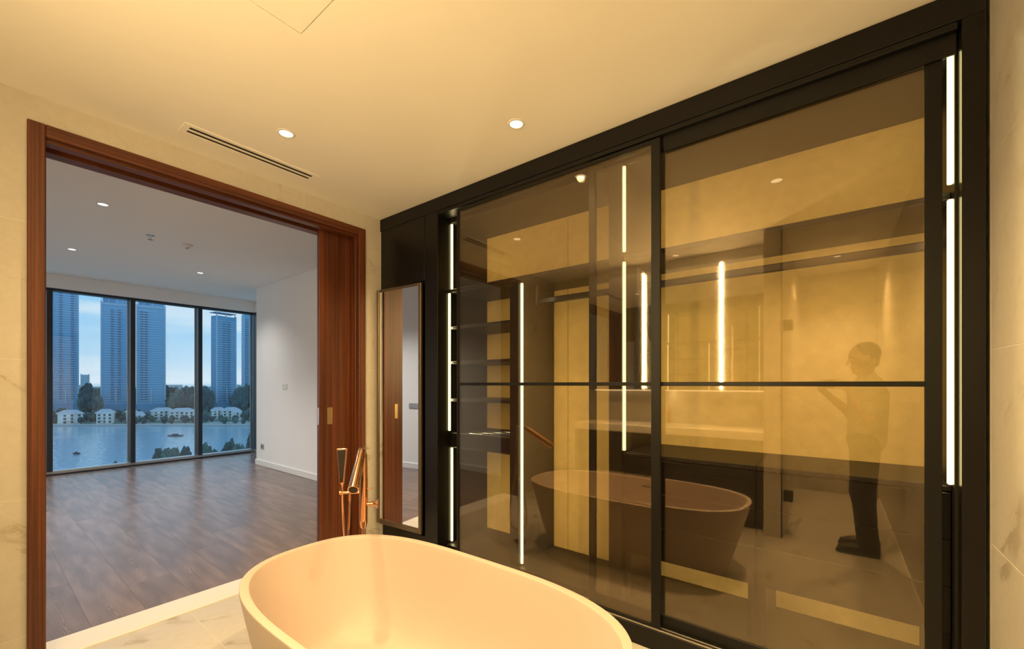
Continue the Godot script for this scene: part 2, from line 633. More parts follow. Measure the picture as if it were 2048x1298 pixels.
	bx(br, "core", Vector3(2.95, 0, -7.64), Vector3(4.0, BCEIL, -5.62), M.wall_paint, 0.003)
	var sk2 := struct("baseboard_pier", "white skirting board around the bedroom wall block")
	bx(sk2, "board", Vector3(2.936, 0.0005, -7.654), Vector3(2.9499, 0.09, -5.606), M.skirting_paint, 0.004)
	bx(sk2, "board", Vector3(2.95, 0.0005, -5.6199), Vector3(4.0, 0.09, -5.606), M.skirting_paint, 0.004)
	bx(sk2, "board", Vector3(2.95, 0.0005, -7.654), Vector3(3.5, 0.09, -7.6401), M.skirting_paint, 0.004)
	var bs := struct("wall_side", "white wall at the far right of the bedroom")
	bx(bs, "core", Vector3(4.6, 0, -5.62), Vector3(4.72, 3.05, -3.0), M.wall_paint, 0.0)
	bx(bs, "core", Vector3(4.0, 0, -5.75), Vector3(4.72, 3.05, -5.62), M.wall_paint, 0.0)
	bx(bs, "core", Vector3(3.6, 0, -3.23), Vector3(4.72, 3.05, -3.1), M.wall_paint, 0.0)
	var bc := struct("ceiling_bedroom", "white bedroom ceiling")
	bx(bc, "board", Vector3(-0.62, BCEIL, -9.3), Vector3(4.72, BCEIL + 0.12, -3.22), M.wall_paint, 0.0)
	var wl := struct("wall_window", "white lintel above the bedroom window wall")
	bx(wl, "lintel", Vector3(-0.5, 2.73, -9.3), Vector3(3.9, BCEIL, -8.96), M.wall_paint, 0.002)
	bx(wl, "lintel", Vector3(3.42, 2.73, -8.96), Vector3(3.75, BCEIL, -7.64), M.wall_paint, 0.002)

func build_windows() -> void:
	var w := struct("window_1", "floor to ceiling bedroom window with dark mullions")
	var zs := -9.1
	var xs := [-0.17, 0.74, 1.65, 2.56, 3.47]
	for x in xs:
		bx(w, "mullion", Vector3(x - 0.03, 0.062, zs - 0.06), Vector3(x + 0.03, 2.70, zs + 0.1), M.window_frame, 0.003)
		bx(w, "mullion_cap", Vector3(x - 0.045, 0.062, zs - 0.075), Vector3(x + 0.045, 2.70, zs - 0.0605), M.aluminium, 0.002)
	bx(w, "sill", Vector3(-0.5, 0.0, zs - 0.08), Vector3(3.55, 0.06, zs + 0.05), M.aluminium, 0.003)
	bx(w, "sill_trim", Vector3(-0.5, 0.0, zs + 0.0505), Vector3(3.40, 0.022, zs + 0.085), M.window_frame, 0.002)
	bx(w, "head", Vector3(-0.5, 2.70, zs - 0.08), Vector3(3.55, 2.7295, zs + 0.08), M.window_frame, 0.002)
	var px := [-0.5, -0.17, 0.74, 1.65, 2.56, 3.47]
	for i in 5:
		bx(w, "pane", Vector3(px[i] + 0.03, 0.0605, zs - 0.01), Vector3(px[i + 1] - 0.03, 2.6995, zs + 0.002), M.clear_glass, 0.0)
	var w2 := struct("window_2", "dark framed corner pane beside the bedroom wall block")
	bx(w2, "sill", Vector3(3.44, 0.0, -9.02), Vector3(3.55, 0.06, -7.66), M.aluminium, 0.003)
	bx(w2, "mullion", Vector3(3.44, 0.0605, -7.74), Vector3(3.53, 2.70, -7.66), M.window_frame, 0.003)
	bx(w2, "mullion", Vector3(3.44, 0.0605, -8.99), Vector3(3.53, 2.70, -8.9), M.window_frame, 0.003)
	bx(w2, "head", Vector3(3.44, 2.7005, -8.99), Vector3(3.55, 2.7295, -7.66), M.window_frame, 0.002)
	bx(w2, "pane", Vector3(3.48, 0.0605, -8.898), Vector3(3.492, 2.6995, -7.742), M.clear_glass, 0.0)

func build_door() -> void:
	# casing and jambs
	var t := struct("trim_2", "reddish walnut door casing around the bedroom opening")
	var f := -2.985
	bx(t, "casing", Vector3(0.174, 0.0, -3.014), Vector3(0.232, 2.575, f), M.walnut, 0.003)
	bx(t, "casing", Vector3(1.898, 0.0, -3.014), Vector3(1.956, 2.575, f), M.walnut, 0.003)
	bx(t, "casing_head", Vector3(0.2325, 2.517, -3.014), Vector3(1.8975, 2.575, f), M.walnut_across, 0.003)
	bx(t, "jamb", Vector3(0.2, 0.0, -3.222), Vector3(0.236, 2.50, -3.0145), M.walnut, 0.002)
	bx(t, "jamb", Vector3(1.882, 0.0, -3.074), Vector3(1.955, 2.50, -3.0145), M.walnut, 0.002)
	bx(t, "jamb", Vector3(1.882, 0.0, -3.222), Vector3(1.955, 2.50, -3.146), M.walnut, 0.002)
	bx(t, "jamb_head", Vector3(0.2, 2.50, -3.074), Vector3(1.955, 2.56, -3.0145), M.walnut_across, 0.002)
	bx(t, "jamb_head", Vector3(0.2, 2.50, -3.222), Vector3(1.955, 2.56, -3.146), M.walnut_across, 0.002)
	bx(t, "track_slot", Vector3(0.2, 2.545, -3.145), Vector3(1.955, 2.56, -3.075), M.dark_hole, 0.0)
	bx(t, "casing_bedroom", Vector3(0.174, 0.0, -3.245), Vector3(0.232, 2.575, -3.2305), M.walnut, 0.003)
	bx(t, "casing_bedroom", Vector3(1.898, 0.0, -3.245), Vector3(1.956, 2.575, -3.2305), M.walnut, 0.003)
	bx(t, "casing_bedroom", Vector3(0.2325, 2.517, -3.245), Vector3(1.8975, 2.575, -3.2305), M.walnut_across, 0.003)
	# the pocket door, drawn mostly into the wall
	var d := struct("door_1", "reddish walnut sliding pocket door with flush brass pulls")
	d.position = Vector3(1.632, 0.0, -3.11)
	bx(d, "door_panel", Vector3(0.0, 0.012, -0.02), Vector3(0.90, 2.54, 0.02), M.walnut, 0.002)
	for s in [-1.0, 1.0]:
		var z0: float = 0.02 * s
		bx(d, "pull_frame", Vector3(0.06, 1.025, z0), Vector3(0.066, 1.155, z0 + 0.003 * s), M.pull_brass, 0.001)
		bx(d, "pull_frame", Vector3(0.094, 1.025, z0), Vector3(0.10, 1.155, z0 + 0.003 * s), M.pull_brass, 0.001)
		bx(d, "pull_frame", Vector3(0.0662, 1.025, z0), Vector3(0.0938, 1.031, z0 + 0.003 * s), M.pull_brass, 0.001)
		bx(d, "pull_frame", Vector3(0.0662, 1.149, z0), Vector3(0.0938, 1.155, z0 + 0.003 * s), M.pull_brass, 0.001)
		bx(d, "pull_cup", Vector3(0.0662, 1.0312, z0), Vector3(0.0938, 1.1488, z0 + 0.0006 * s), M.pull_brass, 0.0)
	bx(d, "edge_pull", Vector3(-0.0015, 1.025, -0.008), Vector3(-0.0001, 1.155, 0.008), M.chrome, 0.0005)

# ------------------------------------------------------------------ wardrobe
const XF := 2.10
const XB := 2.65
const WFL := 0.14
const WTOP := 2.545

func strip(parent: Node, at: Vector3, y0: float, y1: float, face: float, energy: float) -> void:
	# a vertical light strip on a side panel; face = +1 or -1, the way along z that it looks
	var s := bx(parent, "led_strip", Vector3(at.x - 0.007, y0, at.z), Vector3(at.x + 0.007, y1, at.z + 0.016 * face), M.strip_glow, 0.003)
	area(s, Vector3(0.002, 0, 0.0095 * face), Vector2(0.014, y1 - y0 - 0.01), Vector3(0.55, 0, face), LEDC, energy * 1.65)

func build_wardrobe() -> void:
	var w := thing("wardrobe", "long black fitted wardrobe with bronze glass sliding doors and lit tan bays", "wardrobe", Vector3.ZERO)
	bx(w, "fascia", Vector3(XF, 2.60, -3.0), Vector3(2.22, CEIL - 0.001, 0.405), M.black_lacquer, 0.002)
	bx(w, "post", Vector3(XF, 0.0, -2.44), Vector3(2.68, 2.5995, -2.30), M.black_lacquer, 0.002)
	bx(w, "post", Vector3(XF, 0.0, 0.348), Vector3(2.16, 2.5995, 0.405), M.black_lacquer, 0.002)
	bx(w, "side_panel", Vector3(2.1605, 0.0, 0.34), Vector3(2.68, 2.5995, 0.405), M.black_inside, 0.002)
	bx(w, "plinth", Vector3(XF, 0.0, -2.2995), Vector3(2.68, 0.10, 0.3395), M.black_lacquer, 0.002)
	bx(w, "wardrobe_floor", Vector3(2.185, 0.1005, -2.2995), Vector3(2.6495, WFL, 0.3395), M.black_inside, 0.002)
	for x in [2.108, 2.132, 2.150, 2.174]:
		bx(w, "floor_track", Vector3(x - 0.0025, 0.1003, -2.298), Vector3(x + 0.0025, 0.109, 0.338), M.track_metal, 0.0008)
	bx(w, "top_panel", Vector3(2.225, WTOP, -2.2995), Vector3(2.68, 2.5995, 0.3395), M.black_inside, 0.002)
	bx(w, "head_track", Vector3(2.105, 2.575, -2.2995), Vector3(2.215, 2.5995, 0.3395), M.black_metal, 0.002)
	bx(w, "head_rail", Vector3(2.128, 2.50, -0.68), Vector3(2.136, 2.575, 0.3395), M.black_metal, 0.001)
	# tan backs, one per bay (the hanging bay in two boards)
	for b in [[-2.30, -1.53], [-1.527, -0.96], [-0.957, 0.3395]]:
		bx(w, "back_panel", Vector3(XB, WFL, b[0]), Vector3(2.675, WTOP - 0.0005, b[1]), M.tan_linen, 0.001)
	# dividers and the long top shelf
	bx(w, "divider", Vector3(2.205, WFL, -1.715), Vector3(XB - 0.0005, 2.0195, -1.645), M.black_inside, 0.002)
	bx(w, "divider", Vector3(2.185, WFL, -1.0), Vector3(XB - 0.0005, WTOP - 0.0005, -0.925), M.black_inside, 0.002)
	bx(w, "shelf", Vector3(2.22, 2.02, -2.2995), Vector3(XB - 0.0005, 2.045, -1.0005), M.black_inside, 0.002)
	bx(w, "shelf", Vector3(2.22, 2.02, -0.9245), Vector3(XB - 0.0005, 2.045, 0.3395), M.black_inside, 0.002)
	for y in [1.745, 1.485, 1.205]:
		bx(w, "shelf", Vector3(2.22, y, -2.2995), Vector3(XB - 0.0005, y + 0.02, -1.7155), M.black_inside, 0.002)
	# hanging rails
	for b in [[-1.6445, -1.0005], [-0.9245, 0.3395]]:
		bx(w, "hanging_rail", Vector3(2.41, 1.885, b[0] + 0.012), Vector3(2.43, 1.925, b[1] - 0.012), M.black_lacquer, 0.006)
		for z in [b[0] + 0.0005, b[1] - 0.0115]:
			bx(w, "rail_bracket", Vector3(2.405, 1.88, z), Vector3(2.435, 2.0195, z + 0.011), M.bronze_frame, 0.002)
	# light strips
	strip(w, Vector3(2.236, 0, -2.2998), 0.15, 0.855, 1.0, 0.05)
	strip(w, Vector3(2.212, 0, -2.2998), 0.985, 2.015, 1.0, 0.07)
	strip(w, Vector3(2.236, 0, -2.2998), 2.05, 2.54, 1.0, 0.04)
	strip(w, Vector3(2.236, 0, -1.6448), 0.15, 2.0, 1.0, 0.13)
	strip(w, Vector3(2.203, 0, -0.9248), 0.97, 2.005, 1.0, 0.11)
	strip(w, Vector3(2.203, 0, -0.9248), 2.06, 2.53, 1.0, 0.06)
	strip(w, Vector3(2.18, 0, 0.3398), 0.97, 2.005, -1.0, 0.11)
	strip(w, Vector3(2.18, 0, 0.3398), 2.06, 2.53, -1.0, 0.06)
	# sliding doors: reflective film on the room side, bronze body behind it
	for d in [[2.105, -2.11, -0.69, 0.018, 0.045, 0.015], [2.14, -1.10, 0.306, 0.04, 0.045, 0.06]]:
		var x0: float = d[0]
		var st := new_st()
		var lo := Vector3(x0 + 0.006, 0.113, d[1] + 0.004)
		var hi := Vector3(x0 + 0.014, 2.56, d[2] - 0.004)
		var mid := (lo + hi) * 0.5
		var h := (hi - lo) * 0.5
		quad(st, Vector3(-h.x, -h.y, -h.z), Vector3(-h.x, h.y, -h.z), Vector3(-h.x, h.y, h.z), Vector3(-h.x, -h.y, h.z), Vector3.LEFT)
		var am := st.commit()
		st = new_st()
		quad(st, Vector3(h.x, -h.y, -h.z), Vector3(h.x, h.y, -h.z), Vector3(h.x, h.y, h.z), Vector3(h.x, -h.y, h.z), Vector3.RIGHT)
		for s in [-1.0, 1.0]:
			quad(st, Vector3(-h.x, h.y * s, -h.z), Vector3(h.x, h.y * s, -h.z), Vector3(h.x, h.y * s, h.z), Vector3(-h.x, h.y * s, h.z), Vector3(0, s, 0))
			quad(st, Vector3(-h.x, -h.y, h.z * s), Vector3(h.x, -h.y, h.z * s), Vector3(h.x, h.y, h.z * s), Vector3(-h.x, h.y, h.z * s), Vector3(0, 0, s))
		st.commit(am)
		am.surface_set_material(0, M.bronze_mirror_film)
		am.surface_set_material(1, M.bronze_glass)
		var p := MeshInstance3D.new()
		p.name = "sliding_door"
		p.mesh = am
		p.position = mid
		p.set_meta("label", "bronze reflective glass door leaf in a thin black frame")
		w.add_child(p, true)
		var o := mid
		bx(p, "stile", Vector3(x0, 0.111, d[1]) - o, Vector3(x0 + 0.02, 2.565, d[1] + d[3]) - o, M.black_metal, 0.001)
		bx(p, "stile", Vector3(x0, 0.111, d[2] - d[4]) - o, Vector3(x0 + 0.02, 2.565, d[2]) - o, M.black_metal, 0.001)
		bx(p, "bottom_rail", Vector3(x0, 0.111, d[1] + d[3]) - o, Vector3(x0 + 0.02, 0.111 + d[5], d[2] - d[4]) - o, M.black_metal, 0.001)
		bx(p, "top_rail", Vector3(x0, 2.545, d[1] + d[3]) - o, Vector3(x0 + 0.02, 2.565, d[2] - d[4]) - o, M.black_metal, 0.001)
		bx(p, "middle_rail", Vector3(x0 + 0.001, 1.325, d[1] + d[3]) - o, Vector3(x0 + 0.019, 1.345, d[2] - d[4]) - o, M.black_metal, 0.001)
	# drawer units below the long hanging bay
	var k := 0
	for b in [[-0.92, -0.2865], [-0.2855, 0.3395]]:
		var u := thing("drawer_unit", ["black drawer unit under the hanging rail, beside the wardrobe divider", "black drawer unit under the hanging rail, next to the marble wall"][k], "drawers", Vector3(2.2, WFL + 0.0005, b[0]), 0.0, "drawer units in the wardrobe")
		var l: float = b[1] - b[0]
		var y0 := -WFL
		bx(u, "side_panel", Vector3(0.02, 0, 0), Vector3(0.449, 0.96 + y0 - 0.021, 0.035), M.black_inside, 0.002)
		bx(u, "side_panel", Vector3(0.02, 0, l - 0.035), Vector3(0.449, 0.96 + y0 - 0.021, l), M.black_inside, 0.002)
		bx(u, "top_board", Vector3(0.0, 0.96 + y0 - 0.02, 0), Vector3(0.449, 0.96 + y0, l), M.black_inside, 0.002)
		bx(u, "bottom_board", Vector3(0.02, 0.415 + y0, 0.0355), Vector3(0.449, 0.435 + y0, l - 0.0355), M.black_inside, 0.002)
		for j in 3:
			var ya: float = 0.415 + y0 + j * 0.1735
			bx(u, "drawer_front", Vector3(0.0, ya, 0.002), Vector3(0.0195, ya + 0.1725, l - 0.002), M.black_lacquer, 0.002)
		var us := bx(u, "led_strip", Vector3(0.07, 0.415 + y0 - 0.0105, 0.05), Vector3(0.085, 0.415 + y0 - 0.0005, l - 0.05), M.strip_glow, 0.002)
		area(us, Vector3(0, -0.007, 0), Vector2(0.012, l - 0.12), Vector3(0.35, -1, 0), LEDC, 0.10)
		k += 1
	var tr := thing("trouser_drawer", "shallow black pull-out drawer with chrome bars between the shelves", "drawer", Vector3(2.225, 0.86, -2.2985))
	bx(tr, "tray", Vector3(0, 0, 0), Vector3(0.42, 0.012, 0.582), M.black_inside, 0.002)
	bx(tr, "drawer_front", Vector3(0, 0.0125, 0), Vector3(0.018, 0.11, 0.582), M.black_lacquer, 0.002)
	bx(tr, "side", Vector3(0.0185, 0.0125, 0), Vector3(0.42, 0.11, 0.015), M.black_inside, 0.002)
	bx(tr, "side", Vector3(0.0185, 0.0125, 0.567), Vector3(0.42, 0.11, 0.582), M.black_inside, 0.002)
	bx(tr, "back", Vector3(0.402, 0.0125, 0.0155), Vector3(0.42, 0.11, 0.5665), M.black_inside, 0.002)
	for j in 4:
		part(tr, "bar", tube([Vector3(0.1 + j * 0.08, 0.1, 0.0155), Vector3(0.1 + j * 0.08, 0.1, 0.5665)], [0.006], 10), M.chrome)

func build_end_cabinet() -> void:
	var c := thing("tall_cabinet", "tall black cabinet with a framed mirror door in the corner", "cabinet", Vector3(XF, 0, -2.99))
	var l := 0.548
	bx(c, "plinth", Vector3(0.02, 0, 0), Vector3(0.58, 0.18, l), M.black_lacquer, 0.002)
	bx(c, "side_panel", Vector3(0.022, 0.1805, 0), Vector3(0.58, 2.5995, 0.02), M.black_lacquer, 0.002)
	bx(c, "side_panel", Vector3(0.022, 0.1805, l - 0.02), Vector3(0.58, 2.5995, l), M.black_lacquer, 0.002)
	bx(c, "back_panel", Vector3(0.56, 0.1805, 0.0205), Vector3(0.58, 2.5995, l - 0.0205), M.black_inside, 0.002)
	bx(c, "middle_board", Vector3(0.022, 2.10, 0.0205), Vector3(0.5595, 2.125, l - 0.0205), M.black_inside, 0.002)
	bx(c, "upper_door", Vector3(0.0, 2.112, 0.003), Vector3(0.0205, 2.5985, l - 0.003), M.black_lacquer, 0.002)
	# mirror door, ajar on its right-hand hinges
	var d := Node3D.new()
	d.name = "mirror_door"
	d.position = Vector3(-0.012, 0.0, 0.528)
	d.rotation.y = -deg_to_rad(-4.0)
	c.add_child(d, true)
	var dl := 0.505
	var y0 := 0.205
	var y1 := 2.098
	bx(d, "frame", Vector3(-0.012, y0, -dl), Vector3(0.012, y1, -dl + 0.028), M.bronze_frame, 0.004)
	bx(d, "frame", Vector3(-0.012, y0, -0.028), Vector3(0.012, y1, 0.0), M.bronze_frame, 0.004)
	bx(d, "frame", Vector3(-0.012, y0, -dl + 0.0285), Vector3(0.012, y0 + 0.04, -0.0285), M.bronze_frame, 0.004)
	bx(d, "frame", Vector3(-0.012, y1 - 0.02, -dl + 0.0285), Vector3(0.012, y1, -0.0285), M.bronze_frame, 0.004)
	bx(d, "mirror", Vector3(-0.004, y0 + 0.0405, -dl + 0.0285), Vector3(0.008, y1 - 0.0205, -0.0285), M.mirror, 0.0)

# ------------------------------------------------------------------ tub and filler
func ring_pts(a: float, b: float, n: float, y: float, seg: int, nz := 0.0) -> Array:
	var n2 := nz if nz > 0.0 else n
	var out := []
	for j in seg:
		var t := TAU * j / seg
		var c := cos(t)
		var s := sin(t)
		out.append(Vector3(a * signf(c) * pow(absf(c), 2.0 / n), y, b * signf(s) * pow(absf(s), 2.0 / n2)))
	return out

func build_tub() -> void:
	var t := thing("bathtub", "freestanding matte white oval bathtub", "bathtub", Vector3(1.0436, 0, -1.2902), 0.0248)
	var seg := 96
	var H := 0.52
	var A := 0.4316
	var B := 0.838
	var rows := []
	# outside, from the foot up
	for p in [[0.0, 0.70, 0.79], [0.004, 0.715, 0.80], [0.02, 0.735, 0.812], [0.08, 0.785, 0.842], [0.16, 0.838, 0.875], [0.25, 0.888, 0.908], [0.34, 0.932, 0.940], [0.42, 0.965, 0.967], [0.48, 0.986, 0.987], [0.512, 0.997, 0.9985], [0.518, 0.996, 0.998], [0.52, 0.990, 0.995]]:
		rows.append(ring_pts(A * p[1], B * p[2], 2.55, p[0], seg, 3.3))
	# rim and inside, down to the floor of the bowl
	for p in [[0.52, 0.026, 0.026], [0.518, 0.029, 0.029], [0.512, 0.031, 0.031], [0.46, 0.044, 0.052], [0.38, 0.062, 0.085], [0.28, 0.088, 0.128], [0.20, 0.116, 0.168], [0.14, 0.148, 0.205], [0.105, 0.182, 0.24], [0.088, 0.225, 0.285], [0.082, 0.28, 0.35], [0.080, 0.36, 0.60]]:
		rows.append(ring_pts(A - p[1], B - p[2], 2.5, p[0], seg, 3.1))
	rows.append(ring_pts(0.0001, 0.0001, 2.0, 0.078, seg))
	var st := new_st()
	grid_mesh(st, rows, true, false)
	part(t, "shell", st.commit(), M.matte_tub)
	bx(t, "foot", Vector3(-0.2, 0.0, -0.5), Vector3(0.2, 0.06, 0.5), M.matte_tub, 0.01)
	part(t, "waste_cover", lathe([[0.0001, 0.0], [0.034, 0.0], [0.036, 0.002], [0.034, 0.005], [0.0001, 0.006]], 28), M.matte_tub, Vector3(0, 0.078, 0.0))
	bx(t, "overflow_slot", Vector3(-A + 0.0425, 0.448, -0.04), Vector3(-A + 0.049, 0.458, 0.04), M.dark_hole, 0.002)

func build_filler() -> void:
	var f := thing("tub_filler", "rose gold floor standing bath mixer with hand shower behind the tub", "tap", Vector3(1.372, 0.0, -2.115))
	# local axes of the mixer: q points over the tub, s to its side
	var q := Vector3(-0.68, 0, 0.73).normalized()
	var s := Vector3(-0.73, 0, -0.68).normalized()
	part(f, "floor_flange", lathe([[0.0001, 0.0], [0.052, 0.0], [0.055, 0.003], [0.053, 0.007], [0.024, 0.009], [0.0001, 0.009]], 32), M.rose_gold)
	part(f, "riser", tube([Vector3(0, 0.008, 0), Vector3(0, 0.53, 0)], [0.0115], 16), M.rose_gold)
	part(f, "body", tube([Vector3(0, 0.515, 0), Vector3(0, 0.525, 0), Vector3(0, 0.55, 0), Vector3(0, 0.57, 0), Vector3(0, 0.80, 0), Vector3(0, 0.90, 0), Vector3(0, 0.94, 0)], [0.009, 0.016, 0.0215, 0.0235, 0.0235, 0.021, 0.019], 24), M.rose_gold)
	var top := bezier(Vector3(0, 0.93, 0), Vector3(0, 0.972, 0), Vector3(0, 0.98, 0) + q * 0.035, Vector3(0, 0.955, 0) + q * 0.062, 8)
	var path := top.duplicate()
	for i in range(1, 7):
		path.append(Vector3(0, 0.955, 0) + q * 0.062 + (q * 0.218 - Vector3(0, 0.15, 0)) * (i / 6.0))
	var rad := []
	for i in path.size():
		rad.append(lerpf(0.017, 0.0275, clampf((i - 2.0) / (path.size() - 3.0), 0.0, 1.0)))
	var sp := part(f, "spout", tube(path, rad, 24), M.rose_gold)
	var e: Vector3 = path[path.size() - 1]
	var ed := (q * 0.218 - Vector3(0, 0.15, 0)).normalized()
	part(sp, "spout_opening", tube([e + ed * 0.0004, e + ed * 0.0012], [0.0225], 24), M.dark_hole)
	# horn-shaped lever on the other side
	var hp := Vector3(0, 0.655, 0) - s * 0.018
	var hs := []
	var hr := []
	for p in [[0.0, 0.010], [0.015, 0.0105], [0.03, 0.0125], [0.045, 0.017], [0.054, 0.023], [0.058, 0.0265], [0.060, 0.0265]]:
		hs.append(hp - s * p[0])
		hr.append(p[1])
	part(f, "lever", tube(hs, hr, 24), M.rose_gold)
	part(f, "diverter_pin", tube([Vector3(0, 0.742, 0) - s * 0.018, Vector3(0, 0.742, 0) - s * 0.038, Vector3(0, 0.742, 0) - s * 0.0385, Vector3(0, 0.742, 0) - s * 0.043], [0.0035, 0.0035, 0.006, 0.006], 12), M.rose_gold)
	# shower arm and hand shower
	var arm := part(f, "holder_arm", tube([Vector3(0, 0.725, 0) + s * 0.015, Vector3(0, 0.725, 0) + s * 0.08, Vector3(0, 0.725, 0) + s * 0.112, Vector3(0, 0.725, 0) + s * 0.124, Vector3(0, 0.725, 0) + s * 0.128], [0.0085, 0.0085, 0.009, 0.0115, 0.0115], 16), M.rose_gold)
	part(arm, "hose_outlet", tube([Vector3(0, 0.724, 0) + s * 0.075, Vector3(0, 0.676, 0) + s * 0.075], [0.0085], 14), M.rose_gold)
	var hb := Vector3(0, 0.728, 0) + s * 0.115
	part(f, "shower_nut", tube([hb, hb + Vector3(0, 0.018, 0), hb + Vector3(0, 0.02, 0), hb + Vector3(0, 0.045, 0), hb + Vector3(0, 0.05, 0), hb + Vector3(0, 0.058, 0)], [0.008, 0.008, 0.0065, 0.0075, 0.012, 0.012], 16), M.rose_gold)
	# the hand shower is a flat flared stick
	var hrows := []
	var fr := [[0.055, 0.0125, 0.011], [0.075, 0.014, 0.011], [0.13, 0.018, 0.0115], [0.19, 0.0235, 0.012], [0.242, 0.0285, 0.0125], [0.247, 0.027, 0.011], [0.248, 0.0001, 0.0001]]
	for r in fr:
		var row := []
		for p in ring_pts(r[1], r[2], 5.0, 0.0, 32):
			row.append(hb + Vector3(0, r[0], 0) + s * p.x + q * p.z)
		hrows.append(row)
	var hst := new_st()
	grid_mesh(hst, hrows, true, false)
	var hshow := part(f, "hand_shower", hst.commit(), M.rose_gold)
	var fst := new_st()
	var fa := hb + Vector3(0, 0.08, 0) + q * 0.0114
	var fbv := hb + Vector3(0, 0.235, 0) + q * 0.0131
	var prows := [[fa - s * 0.009, fa + s * 0.009], [fbv - s * 0.0215, fbv + s * 0.0215]]
	quad(fst, prows[0][0], prows[0][1], prows[1][1], prows[1][0], q)
	part(hshow, "spray_face", fst.commit(), M.dark_hole)
	# hose: from the holder down in a loop and up to the outlet
	var h0 := Vector3(0, 0.727, 0) + s * 0.115
	var h1 := Vector3(0, 0.676, 0) + s * 0.075
	var low := Vector3(0, 0.07, 0) + s * 0.095
	var hose := bezier(h0, h0 + Vector3(0, -0.35, 0) - q * 0.04, low - q * 0.14 + Vector3(0, 0.02, 0), low, 18)
	hose.append_array(bezier(low, low + q * 0.14 + Vector3(0, -0.02, 0), h1 + Vector3(0, -0.35, 0) + q * 0.04, h1, 18).slice(1))
	part(f, "hose", tube(hose, [0.0065], 12), M.rose_gold)

